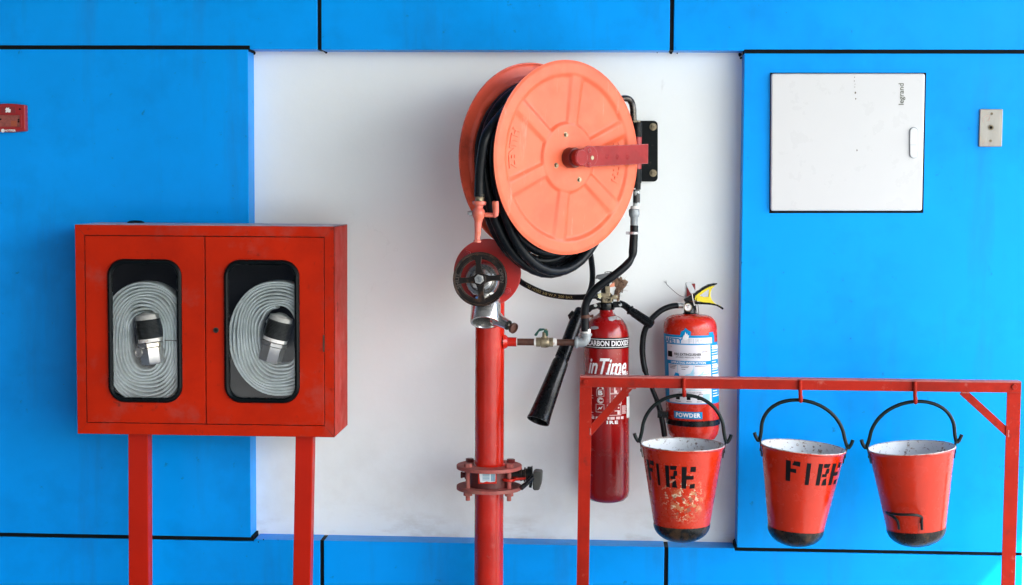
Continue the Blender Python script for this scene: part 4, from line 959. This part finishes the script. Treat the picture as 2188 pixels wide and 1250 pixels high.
# valve
vm = MB(); vm.cyl(kc+eax*.010, kc+eax*.045, .017, n=20); slab([(1286, 627), (1303, 627), (1303, 646), (1286, 646)], YE+.01, YE-.020, mb=vm); slab([(1293, 612), (1303.5, 612), (1303.5, 632), (1294, 632)], YE+.01, YE-.016, mb=vm)
slab([(1288.5, 634.5), (1308, 634.5), (1308, 646), (1288.5, 646)], YE, YE-.026, mb=vm); vm.build('valve_body', M['brass'], co, bevel=.0012)
vm = MB(); text(vm, 'VTIME', lambda u, v: P(u, v, YE-.0266), 1291.5, 644, 1305.5, 637.5, bold=.02); vm.build('cast_lettering', M['joint'], co)
vm = MB(); slab([(1307, 631), (1317, 630.5), (1319, 634), (1317, 640), (1308, 640)], YE, YE-.02, mb=vm); slab([(1317, 633), (1321, 632.5), (1321, 637), (1317, 638)], YE-.003, YE-.016, mb=vm); vm.build('burst_plug', M['brass'], co, bevel=.002)
vm = MB(); slab([(1275, 630), (1284, 626.5), (1285.5, 635), (1283, 637), (1275.5, 636)], YE, YE-.022, mb=vm); vm.build('outlet_nut', M['ivory'], co, bevel=.0015)
vm = MB(); slab([(1284, 600), (1302, 596), (1303, 648), (1284, 648)], YE+.012, YE-.008, mb=vm); slab([(1270, 636), (1290, 640), (1290, 645), (1276, 642)], YE, YE-.012, mb=vm); slab([(1306, 628), (1310, 632), (1311, 644), (1306, 646)], YE+.0, YE-.010, mb=vm); vm.build('valve_guard', M['black_metal'], co)
vm = MB(); slab([(1272, 597), (1272.5, 591), (1276, 588), (1282, 587), (1302, 583), (1310, 585), (1312, 592), (1300, 596), (1294, 597), (1282, 598), (1279, 597), (1277, 595)], YE+.012, YE-.018, mb=vm); vm.build('trigger_lever', mat('grey_cast_lever', (.16, .17, .18), .4, metal=.3, var=.3, vscale=30), co, bevel=.004, seg=3)
vm = MB(); vm.tube([P(1301+9*math.cos(a), 583+2.4*math.sin(a), YE-.01+.01*math.sin(a)) for a in [2*PI*k/20 for k in range(20)]], .0012, 6, closed=True); vm.tube([P(1303, 581, YE), P(1309, 582, YE-.004)], .0022, 6); vm.build('safety_pin', M['joint'], co)
vm = MB(); slab([(1303, 609), (1313, 603), (1313.5, 612), (1303, 614)], YE-.002, YE-.004, mb=vm); vm.build('seal_tag', M['orange'], co)
# discharge hose and horn
Yh = -.19
hh = MB(); hp = [P(1278, 633, YE-.012), P(1262, 633, YE-.02), P(1240, 635, -.13), P(1205, 634, -.11), P(1165, 627, -.09), P(1130, 612, -.07), P(1108, 598, -.05), P(1085, 572, -.035), P(1090, 530, -.03), P(1140, 490, -.03), P(1200, 480, -.03), P(1240, 500, -.035), P(1258, 530, -.05), P(1264, 560, -.07), P(1266, 590, -.10), P(1263, 615, -.13), P(1253, 640, -.16), P(1246, 662, Yh+.02)]
hh.tube(catmull(hp, 8), 6.2*S(-.1), 12)
dh = hh.build('discharge_hose', M['black_rubber'], co)
pr = MB(); cc = catmull(hp, 8)
def hosetext(txt, i0, i1, parent):
    mb = MB(); seg = cc[i0:i1+1]; L = len(seg)-1; r = 6.2*S(-.1)+.0006
    def mp(u, v):
        q = u*L; k = min(int(q), L-1); f = q-k; p = seg[k].lerp(seg[k+1], f); d = (seg[k+1]-seg[k]).normalized(); up = Vector((0, -1, 0)).cross(d).normalized()
        up = -up if up.z < 0 else up; a = (v-.5)*.9; return p+(Vector((0, -1, 0))*math.cos(a)+up*math.sin(a))*r
    text(mb, txt, mp, 0, 0, 1, 1, bold=.01); mb.build('hose_print', mat('gold_hose_print', (.30, .25, .10), .5), parent)
i0, i1 = 8*2+4, 8*5+2
cc_r = cc[::-1]; cc = cc_r; Lc = len(cc)
hosetext('FIRE HOSE 3/8 W.P. 200 BAR', Lc-1-i1, Lc-1-i0, dh)
hn = MB(); a_, b_ = P(1241, 660, Yh+.02), P(1149.5, 900, Yh-.15); hd = (b_-a_).normalized(); HLn = (b_-a_).length; s = S(Yh)
hn.lathe([(0, 0), (9*s, 0), (11*s, 3*s), (14.5*s, 40*s), (14.5*s, 125*s), (16.5*s, 128*s)], a_, hd, 36); hn.build('horn_grip', M['black_gloss'], co, sharp=50)
hn = MB(); hn.lathe([(16*s, 126*s), (17.2*s, 131*s), (18.5*s, 170*s), (22*s, 240*s), (23.5*s, HLn-7*s), (24.6*s, HLn-4*s), (24.6*s, HLn), (22.5*s, HLn), (21*s, HLn-10*s), (15*s, 160*s), (0, 158*s)], a_, hd, 48); hn.build('horn', M['black_gloss'], co, sharp=50)
hn = MB(); e1 = hd.cross(Vector((0, 1, 0))).normalized(); e2 = hd.cross(e1)
for k in range(18):
    a = 2*PI*k/18; o_ = e1*math.cos(a)+e2*math.sin(a); hn.bar(a_+hd*(14*s)+o_*(12.0*s), a_+hd*(120*s)+o_*(14.7*s), .0022, .0022, up=o_)
hn.build('horn_rib', M['black_gloss'], co)
hn = MB(); slab([(1213, 674), (1222, 664), (1229, 668), (1224, 682), (1219, 688)], Yh+.034, Yh+.016, mb=hn); hn.build('horn_clip', M['black_metal'], co)

# ------------------------------------------------------------------ powder extinguisher
YQ = -.115; qr = 57*S(YQ-.04)
pB = P(1480.5, 905, YQ); pT = P(1475, 705, YQ); qax = (pT-pB).normalized()
def qz(py): return (P(1478, py, YQ)-pB).dot(qax)
po = thing('powder_extinguisher', 'shorter red stored-pressure powder extinguisher with blue label and yellow handle guard', 'extinguisher', P(1480, 936, YQ))
prof2 = [(0, qz(934)), (qr*.6, qz(936)), (qr*.82, qz(935)), (qr*.93, qz(926)), (qr*.985, qz(912)), (qr*.97, qz(905)), (qr, qz(900)), (qr, qz(700))]
for k in range(1, 10):
    a = PI/2*k/9.3; prof2.append((qr*.30+qr*.70*math.cos(a)**.55, qz(700)+(qz(672)-qz(700))*math.sin(a)))
prof2 += [(qr*.27, qz(670)), (0, qz(670))]
bb = MB(); bb.lathe(prof2, pB, qax, 72); pcyl = bb.build('cylinder', M['pow'], po, sharp=40)
qx_ = Vector((1, 0, 0)); qy_ = qax.cross(qx_).normalized()
if qy_.y > 0: qy_ = -qy_
def qm(off):
    def f(px, py):      # angle from picture column relative to the body's axis there
        a = px; return pB+qax*qz(py-5.5)+(qx_*math.sin(a)+qy_*math.cos(a))*(qr+off)
    return f
def qa(px, py=780): 
    c = 1480.5+(905-py)*(1475-1480.5)/200; return math.asin(max(-.999, min(.999, (px-c)/57.0)))
b1 = MB()
patch(b1, (qa(1420), 862, 1.9, 733), qm(.0006), 0, 30); patch(b1, (qa(1420), 733, qa(1524, 720), 717), qm(.0006), 0, 20)
def polyq(mb, pts, off, mi=0): flatpoly(mb, pts, lambda x, y: qm(off)(qa(x, y), y), 3, mi)
polyq(b1, [(1451, 717.2), (1453, 709), (1459, 706), (1462, 701), (1468, 706), (1474, 709), (1473, 717.2)], .0006); patch(b1, (qa(1512, 713), 717.2, qa(1522, 713), 711), qm(.0006), 0, 3)
b1.build('blue_label', M['labelblue'], pcyl)
b1 = MB()
for x0, y0, x1, y1 in ((1424, 722, 1520, 734.5), (1426, 737, 1516, 771), (1428, 779, 1516, 860)): patch(b1, (qa(x0), y1, qa(x1), y0), qm(.0010), 0, 20)
for k in range(5): patch(b1, (qa(1520), 760+k*20-12, 1.5, 757+k*20-16), qm(.0010), 0, 4)
b1.build('white_label', M['labelwhite'], pcyl)
b1 = MB(); text(b1, 'SAFETY', qm(.0013), qa(1422), 734, qa(1459), 723, bold=.04)
for x0, y0, x1, y1 in ((1446, 779, 1447, 800), (1463, 779, 1464, 828)): pass
fx = [(1474, 800), (1468, 806)]
polyq(b1, [(1439, 803), (1442, 796), (1449, 798), (1450, 806), (1440, 808)], .0013)
b1.build('blue_print', M['labelblue'], pcyl)
b1 = MB(); text(b1, 'FIRST', qm(.0013), qa(1470), 734, qa(1513), 723.5, bold=.0); b1.build('faded_print', M['greyprint'], pcyl)
b1 = MB(); text(b1, 'OPERATING INSTRUCTION', qm(.0012), qa(1433), 777.2, qa(1505), 772.6, bold=.02)
flm = [(1457, 725), (1458, 718), (1461, 715), (1462, 709), (1464.5, 715), (1466, 712), (1467, 717), (1470, 716), (1468, 724), (1463, 727)]
polyq(b1, flm, .0016)
rn = random.Random(5)
for k in range(20): patch(b1, (qa(1519), 741+k*5.6, min(1.45, qa(1519)+rn.uniform(.25, .55)), 739.2+k*5.6), qm(.0012), 0, 3)
b1.build('white_print', M['whiteprint'], pcyl)
b1 = MB(); text(b1, 'FIRE EXTINGUISHER', qm(.0013), qa(1440), 760, qa(1496), 754.5, bold=.02); text(b1, '(STORED PRESSURE TYPE)', qm(.0013), qa(1443), 765.8, qa(1494), 762, bold=.005); text(b1, 'CAPACITY', qm(.0013), qa(1497), 753, qa(1512), 750)
patch(b1, (qa(1427.5), 764, qa(1436), 752), qm(.0013), 0, 3); text(b1, 'SUITABLE FOR CLASSES OF FIRE', qm(.0013), qa(1447), 838.8, qa(1494), 836.2)
text(b1, 'A  B  C', qm(.0013), qa(1447), 848, qa(1497), 840, bold=.0)
for x0 in (1440, 1462, 1484): patch(b1, (qa(x0+1), 853, qa(x0+9), 846), qm(.0013), 0, 3); patch(b1, (qa(x0), 857, qa(x0+11), 856), qm(.0013), 0, 3)
for x0, x1, y0 in ((1430, 1444, 781), (1430, 1442, 784), (1431, 1441, 787), (1451, 1470, 781), (1453, 1468, 784), (1454, 1462, 788), (1482, 1510, 781)): patch(b1, (qa(x0), y0+1, qa(x1), y0), qm(.0013), 0, 3)
b1.build('black_print', M['blackprint'], pcyl)
b1 = MB()
for x0 in (1445.5, 1479): patch(b1, (qa(x0), 832, qa(x0+1), 780), qm(.0012), 0, 1)
patch(b1, (qa(1429), 832.8, qa(1515), 831.9), qm(.0012), 0, 12)
polyq(b1, [(1458, 806), (1464, 799), (1472, 797), (1479, 786), (1479, 803), (1470, 801), (1463, 804)], .0012); polyq(b1, [(1486, 803), (1495, 798), (1500, 792), (1501, 794), (1498, 799), (1513, 797), (1513, 799), (1496, 801)], .0012)
polyq(b1, [(1499, 841), (1514, 840), (1514, 856), (1506, 852), (1499, 847)], .0012)
b1.build('pale_blue_picture', M['blueprint'], pcyl)
b1 = MB(); b1.add([P(x, y, 0) for x, y in [(0, 0)]], []) if 0 else None
patch(b1, (qa(1439, 885), 893, qa(1498, 885), 878), qm(.0010), 0, 12); b1.build('powder_label', M['labelblue'], pcyl)
b1 = MB(); text(b1, 'POWDER', qm(.0014), qa(1443, 885), 890, qa(1494, 885), 880.5, bold=.05, spacing=1.15); b1.build('powder_lettering', M['whiteprint'], pcyl)
b1 = MB(); b1.lathe([(qr+.001, qz(904)), (qr+.0025, qz(903)), (qr+.0025, qz(893)), (qr+.001, qz(892))], pB, qax, 64); 
b1.bar(P(1402, 884, YQ-.03), P(1424, 884, YQ-.06), .012, .024) if 0 else None
slab([(1405, 878), (1428, 881), (1428, 893), (1405, 893)], YQ-.02, YQ-.045, mb=b1); b1.build('strap', M['black_gloss'], po)
# head
hd2 = MB(); hc = pB+qax*qz(671); hd2.lathe([(0, 0), (.0235, 0), (.0235, .003), (.0205, .005), (.0195, .020), (.017, .024), (0, .024)], hc, qax, 28); hd2.build('valve_collar', M['black_gloss'], po)
hb_ = MB(); slab([(1465, 646), (1484, 644), (1488, 662), (1466, 662)], YQ+.012, YQ-.012, mb=hb_); hb_.cyl(P(1463, 652, YQ), P(1470, 652, YQ), .0095, n=16); hb_.build('valve_block', M['black_metal'], po, bevel=.001)
m = MB(); m.cyl(P(1447.5, 652.5, YQ), P(1460, 652.5, YQ), .0098, n=20); m.build('hose_crimp', M['steel'], po)
gg = P(1470, 656.5, YQ-.022); m = MB(); m.cyl(gg+Vector((0, .012, 0)), gg, .0135, n=28); m.lathe([(.0135, -.001), (.0135, .002), (.0115, .002), (.0115, 0)], gg, (0, -1, 0), 28); gau = m.build('gauge', M['brass'], po)
m = MB(); m.cyl(gg, gg+Vector((0, -.0006, 0)), .0112, n=28); m.build('gauge_face', M['whiteprint'], gau)
m = MB()
for nm_, a0_, a1_ in (('r', 150, 110), ('g', 105, 55)):
    m2 = MB()
    for k in range(5):
        A0, A1 = math.radians(a0_+(a1_-a0_)*k/5), math.radians(a0_+(a1_-a0_)*(k+1)/5)
        m2.add([gg+Vector((r*math.cos(a), -.0009, r*math.sin(a))) for a, r in ((A0, .0085), (A1, .0085), (A1, .006), (A0, .006))], [(0, 1, 2, 3)])
    m2.build('gauge_zone', M['callred'] if nm_ == 'r' else M['green'], gau)
m = MB(); m.bar(gg+Vector((0, -.0012, -.002)), gg+Vector((-.0005, -.0012, .007)), .0012, .0004); m.build('needle', M['joint'], gau)
# levers
tl_ = MB(); cv = [(1461.5, 641), (1462, 638.5), (1482, 628), (1500, 615), (1513, 608), (1525, 605.6), (1532.5, 605.5), (1533, 607), (1528, 609), (1520, 611), (1508, 616), (1486, 632), (1484, 640), (1483, 645), (1463, 645)]
slab(cv, YQ+.011, YQ-.013, mb=tl_); tl_.build('squeeze_lever', M['black_gloss'], po, bevel=.0015)
tl_ = MB(); cv = [(1484, 644), (1498, 646), (1512, 646.5), (1525, 648.5), (1535, 652), (1546, 658), (1546.5, 660.5), (1544, 662), (1538, 657.5), (1530, 653.5), (1520, 651.5), (1500, 650.5), (1484, 650)]
slab(cv, YQ+.011, YQ-.013, mb=tl_); tl_.build('carry_lever', M['black_gloss'], po, bevel=.0015)
yg = MB()
def strip_(pts_o, pts_i):
    f = [P(a, b, YQ-.009) for a, b in pts_o]+[P(a, b, YQ-.009) for a, b in pts_i]
    n = len(pts_o); vs = f+[Vector((p.x, YQ+.007, p.z)) for p in f]; fs = []
    for i in range(n-1):
        fs += [(i, i+1, n+i+1, n+i), (2*n+i, 3*n+i, 3*n+i+1, 2*n+i+1), (i, 2*n+i, 2*n+i+1, i+1), (n+i, n+i+1, 3*n+i+1, 3*n+i)]
    fs += [(0, n, 3*n, 2*n), (n-1, 3*n-1, 4*n-1, 2*n-1)]
    yg.add(vs, fs)
strip_([(1486, 632), (1500, 621), (1515, 613), (1528, 610)], [(1496, 631), (1504, 625), (1512, 619.5), (1519, 617)])
strip_([(1528, 610), (1521, 617), (1518, 625), (1518, 632), (1521, 641), (1527, 648), (1533, 651.5), (1541, 654)], [(1519, 617), (1515.5, 619), (1514.5, 626), (1514, 634), (1516, 642), (1519, 648), (1524, 650.5), (1534, 654)])
strip_([(1514, 634.5), (1505, 635), (1496, 633), (1496, 631), (1486, 632)], [(1519, 648.5), (1508, 647), (1497, 645), (1490, 643), (1484, 640)])
yg.build('lever_guard', M['yellow'], po, bevel=.0012)
m = MB(); slab([(1464, 605), (1467, 603), (1473, 602.5), (1476, 604), (1485.5, 621), (1486, 625), (1476, 628), (1474.5, 625)], YQ-.018, YQ-.021, mb=m); m.build('seal_tag', M['greytag'], po, bevel=.001)
m = MB(); m.tube(catmull([P(1478, 622, YQ-.02), P(1480, 637, YQ-.021), P(1484, 653, YQ-.018)], 4), .0016, 6); m.build('seal_cord', M['tape'], po)
m = MB(); m.tube([P(1480+8.5*math.cos(a), 642.5+2*math.sin(a), YQ-.002-.018*math.sin(a)) for a in [2*PI*k/20 for k in range(20)]], .0018, 6, closed=True); m.build('safety_pin_ring', M['rustpipe'], po)
m = MB(); m.tube(catmull([P(1489, 636, YQ-.016), P(1488, 642, YQ-.018), P(1487, 655, YQ-.018), P(1488, 665, YQ-.018), P(1491.5, 672, YQ-.02), P(1493, 667, YQ-.018), P(1491, 650, YQ-.018)], 5), .0009, 5); m.build('pin_wire', M['joint'], po)
m = MB(); hq = catmull([P(1450, 652.5, YQ), P(1432, 655, YQ-.004), P(1412, 664, YQ-.01), P(1392, 682, YQ-.014), P(1378, 706, YQ-.012), P(1373, 735, YQ-.01), P(1374, 768, YQ-.012), P(1381, 800, YQ-.018), P(1394, 832, YQ-.022), P(1407, 865, YQ-.028), P(1415, 900, YQ-.03), P(1420, 932, YQ-.03)], 8)
m.tube(hq, [.0098 if i < 55 else .0078 if i < 70 else .0092 for i in range(len(hq))], 16); m.build('hose', M['black_rubber'], po)
m = MB(); m.cyl(P(1419.5, 928, YQ-.03), P(1422, 946, YQ-.03), .0062, n=14); m.build('hose_tip', M['steel'], po)
# red wall bracket and loose wire
bk_ = thing('wall_bracket', 'small dull red metal bracket on the white panel above the powder extinguisher', 'bracket', P(1477, 630, 0))
m = MB(); slab([(1468, 607), (1485.5, 606), (1486, 632), (1482, 640), (1467, 640)], 0, -.006, mb=m); m.build('bracket_plate', M['bracketred'], bk_, bevel=.001)
m = MB(); m.box((P(1470, 634, -.05).x, -.10, P(1470, 640, -.05).z), (P(1482, 634, -.05).x, -.006, P(1470, 636, -.05).z)); m.build('bracket_arm', M['bracketred'], bk_)
wr = MB(); wr.tube(catmull([P(1423, 603, -.004), P(1425, 608, -.01), P(1440, 622, -.03), P(1452, 631, -.03), P(1466, 636, -.02), P(1472, 637, -.008)], 8), .0009, 5)
for k in range(4): wr.tube([P(1424, 606, -.008), P(1418+k*1.8, 602-k, -.004)], .0004, 4)
tag(wr.build('loose_wire', M['wire']), 'thin frayed dark wire curling from the red bracket behind the powder extinguisher', 'wire')

# ------------------------------------------------------------------ bucket rack
YK = -.47
rk = thing('bucket_rack', 'red angle-iron rack with hooks carrying three fire buckets', 'rack', (P(1700, 1200, YK).x, YK, 0))
bl, brr = P(1239.5, 804, YK), P(2182.5, 815.5, YK); bz0 = (P(1240, 828, YK).z+P(2180, 838.5, YK).z)/2; bz1 = (bl.z+brr.z)/2
bx0, bx1 = bl.x, brr.x
m = MB(); m.box((bx0, YK, bz0), (bx1, YK+.005, bz1-.004)); fr_ = m.build('crossbar', M['rack'], rk, bevel=.0008)
m = MB(); m.box((bx0, YK-.0002, bz1-.004), (bx1, YK+.042, bz1)); m.build('crossbar_top', M['rack_dusty'], rk)
def post(xt, yt, xb, yb, wpx, nm='post'):
    a = P(xt, yt, YK+.007); b = P(xb, yb, YK+.007); d = b-a; f = a+d*(a.z/(-d.z)); up = a-d*((bz1-.006-a.z)/d.z*-1) if 0 else a+d*((bz1-.006-a.z)/d.z)
    w_ = wpx*S(YK); m = MB(); m.bar(up, f, w_, .005)
    side = -1 if xt < 1500 else 1; o_ = Vector((side*(w_/2-.0025), .022, 0)); m.bar(up+o_, f+o_, .005, .038)
    return m.build(nm, M['rack'], rk, bevel=.0008)
post(1251.5, 840, 1245, 1250, 26.5); post(2166.5, 840, 2153.5, 1250, 29)
m = MB()
for px in (1245, 2153): f = P(px, 1250, YK); m.box((f.x-.06, YK-.06, .001), (f.x+.06, YK+.08, .007))
m.build('foot_plate', M['rack'], rk)
for (xa, ya, xb, yb) in ((1347, 824, 1258, 925), (2056, 836, 2160, 931)):
    a, b = P(xa, ya, YK+.012), P(xb, yb, YK+.012); m = MB(); m.bar(a, b, .024, .006); m.build('brace', M['rack'], rk, bevel=.0008)
    
for px, py, rot in ((1350, 829, 0), (1261, 922, 1), (2062, 838, 0), (2154, 926, 1)):
    c = P(px, py, YK+.008); m = MB(); q = [c+(Vector((k*.0042, 0, 0)) if rot == 0 else Vector((0, 0, k*.0042)))+Vector((0, -.002*abs(math.sin(k*2.1)), 0)) for k in range(-3, 4)]
    m.tube(q, [.0028, .0038, .003, .004, .0031, .0039, .0026], 8); m.build('weld_bead', M['rack_dusty'], rk)
for px, py in ((1251, 816), (2167, 826)):
    c = P(px, py, YK); m = MB(); m.hexa(c, c+Vector((0, -.008, 0)), .0085); m.build('bolt', M['rack'], rk, bevel=.0006)
HK = [(1461, 836), (1710, 848), (1955, 851)]
for i, (px, py) in enumerate(HK):
    m = MB(); t0 = 808 if i == 0 else 812 if i == 1 else 815
    m.tube(catmull([P(px, t0, YK-.005), P(px, py-8, YK-.005), P(px+.3, py+2, YK-.007), P(px+1, py+9, YK-.0), P(px+1.5, py+6, YK+.016), P(px+1.5, py-2, YK+.020)], 6), .0058, 12); m.build('hook', M['rack'], rk)
# ------------------------------------------------------------------ fire buckets
YBk = YK+.003
STEN = {  # stencil strokes, unit cell 1 x 1.6
 'F': [[(0,0),(.34,0),(.34,1.6),(0,1.6)], [(.34,.72),(.72,.68),(.72,1.0),(.34,1.0)], [(.42,1.28),(.95,1.22),(.95,1.6),(.55,1.6)]],
 'I': [[(.2,0),(.55,0),(.55,1.6),(.2,1.6)]],
 'R': [[(0,0),(.32,0),(.32,1.6),(0,1.6)], [(.40,1.3),(.85,1.3),(.95,1.6),(.40,1.6)], [(.62,.8),(.95,.9),(.95,1.25),(.68,1.25)], [(.40,.62),(.80,.62),(.80,.84),(.40,.84)], [(.50,0),(.95,0),(.82,.55),(.55,.40)]],
 'E': [[(0,0),(.32,0),(.32,1.6),(0,1.6)], [(.32,.66),(.80,.66),(.80,.94),(.32,.94)], [(.56,1.22),(.92,1.22),(.92,1.6),(.56,1.6)], [(.56,0),(.92,0),(.92,.36),(.56,.30)]]}
def bucket(rimc, botc, rim_r, bot_r, hook, spin, label, worn=False, letters=None, foot=False, ears=None, Yb=None):
    Yb = YBk+.02
    rc = P(*rimc, Yb); bc_ = P(*botc, Yb); ax = (rc-bc_).normalized(); H = (rc-bc_).length; s = S(Yb); rR, bR = rim_r*s, bot_r*s
    th = thing('fire_bucket', label, 'bucket', bc_-ax*.05, 'red fire buckets hanging from the rack')
    rows = 12; pr_ = [(bR+(rR-bR)*k/rows, H*k/rows) for k in range(rows+1)]
    x_ = Vector((1, 0, 0)); x_ = (x_-ax*x_.dot(ax)).normalized(); f_ = ax.cross(x_)
    if f_.y > 0: f_ = -f_
    m = MB(); m.lathe(pr_+[(rR+.002, H+.001), (rR+.0035, H-.003), (rR+.001, H-.006)], bc_, ax, 72); m.build('shell', M['bucket_worn'] if worn else M['bucket'], th, sharp=50)
    m = MB(); m.lathe([(rR-.0015, H+.0005), (bR-.002, .004), (bR*.6, -.03), (0, -.042)], bc_, ax, 64); m.build('inner_lining', M['enamel'], th, sharp=50)
    m = MB(); m.lathe([(rR-.002, H), (rR-.0005, H+.0022), (rR+.002, H+.0022), (rR+.0032, H)], bc_, ax, 72); m.build('rim', M['rimwear'], th)
    dm = .059
    m = MB(); m.lathe([(bR+.0012, .001)]+[((bR+.0012)*math.cos(PI/2*k/9)**.9 if k < 9 else 0, -dm*math.sin(PI/2*k/9)) for k in range(0, 10)], bc_, ax, 56); m.build('rounded_bottom', M['tar'], th, sharp=60)
    def bm_(a, h, off=.0007): r = bR+(rR-bR)*h/H+off; return bc_+ax*h+(x_*math.sin(a)+f_*math.cos(a))*r
    if letters:
        m = MB()
        for ch, a0, a1, h0, h1 in letters:
            for poly in STEN[ch]:
                # subdivide each stroke round the curve
                flatpoly(m, poly, lambda u, v: bm_(a0+(a1-a0)*u, h0+(h1-h0)*v/1.6), .25)
        m.build('stencilled_lettering', M['blackprint'], th)
    # handle: ears, bail
    hk = P(hook[0], hook[1], YK+.008); 
    e_l, e_r = bm_(-PI/2+spin, H-.012, .004), bm_(PI/2+spin, H-.012, .004)
    lp = P(*ears[0], Yb), P(*ears[1], Yb)
    for sgn, e, q in ((-1, e_l, lp[0]), (1, e_r, lp[1])):
        m = MB(); ec_ = bm_(sgn*PI/2, H-.020, .003); e2 = bm_(sgn*PI/2, H+.012, .003)
        m.bar(bm_(sgn*PI/2, H-.040, .003), e2, .020, .003, up=(sgn, 0, 0)); 
        m.tube([e2+Vector((0, .009*math.cos(a), .006*math.sin(a)+.0)) for a in [2*PI*k/12 for k in range(12)]], .0032, 8, closed=True)
        m.cyl(ec_, ec_+Vector((sgn*.004, 0, 0)), .0045, n=10)
        m.build('ear', M['handle'], th)
    top = Vector((hk.x, Yb-.0, hk.z)); top = P(hook[0], hook[1]+2, Yb)
    eL = bm_(-PI/2, H+.012, -.001); eR = bm_(PI/2, H+.012, -.001)
    pts_ = []
    cxm = (eL+eR)/2
    for k in range(0, 33):
        a = PI-PI*k/32; base = eL.lerp(eR, (1-math.cos(PI-a))/2 if 0 else (1+math.cos(a))/2)
        hgt_ = max(0, math.sin(a))**.78
        pts_.append(base+(top-cxm)*hgt_)
    cl_ = [eL+Vector((-.022, 0, .022)), eL+Vector((-.017, 0, .008)), eL+Vector((-.007, 0, -.003))]; cr_ = [eR+Vector((.007, 0, -.003)), eR+Vector((.017, 0, .008)), eR+Vector((.022, 0, .022))]
    allp = catmull(cl_+pts_[1:-1:2]+cr_, 4)
    m = MB(); m.tube(allp, .0058, 12); m.build('bail_handle', M['handle'], th)
    if foot:
        m = MB(); A = lambda a, h, o: bm_(a, h, o)
        ptf = [A(-.74, .014, .002), A(-.74, .044, .006), A(-.98, .066, .016), A(-.8, .072, .034), A(-.5, .072, .042), A(-.2, .070, .036), A(-.02, .058, .014), A(.0, .040, .005), A(.01, .014, .002)]
        m.tube(catmull(ptf, 6), .0042, 10); m.build('foot_handle', M['handle'], th)
        m = MB()
        for a in (-.73, .01): m.add([A(a-.09, .004, .002), A(a+.09, .004, .002), A(a+.08, .036, .004), A(a-.08, .036, .004)], [(0, 1, 2, 3)])
        m.build('handle_tab', M['bucket'], th)
    return th
b1_ = bucket((1458.5, 950), (1456.5, 1118), 88, 60.5, (1461, 842), 0, 'rust-pitted fire bucket on the left hook, faded FIRE stencil and peeling paint', True,
   [('F', -1.18, -.84, .146, .212), ('I', -.82, -.58, .136, .206), ('R', -.50, -.16, .134, .204), ('E', -.06, .34, .132, .202)], ears=((1371, 935), (1553, 945)))
b2_ = bucket((1716, 955), (1700.5, 1127), 89, 59.5, (1710, 853), 0, 'glossy fire bucket on the middle hook with crisp black FIRE stencil, tilted to the right', False,
   [('F', -.52, -.14, .164, .230), ('I', -.06, .24, .158, .228), ('R', .30, .66, .158, .228), ('E', .72, 1.16, .158, .228)], ears=((1622, 940), (1805, 950)))
b3_ = bucket((1947.5, 957), (1957.5, 1127), 90, 62, (1955, 856), 0, 'fire bucket on the right hook showing its plain side and small black bottom grip', False,
   None, foot=True, ears=((1857, 940), (2042, 950)))
for o in bpy.data.objects:
    if 'wl' in o: del o['wl']
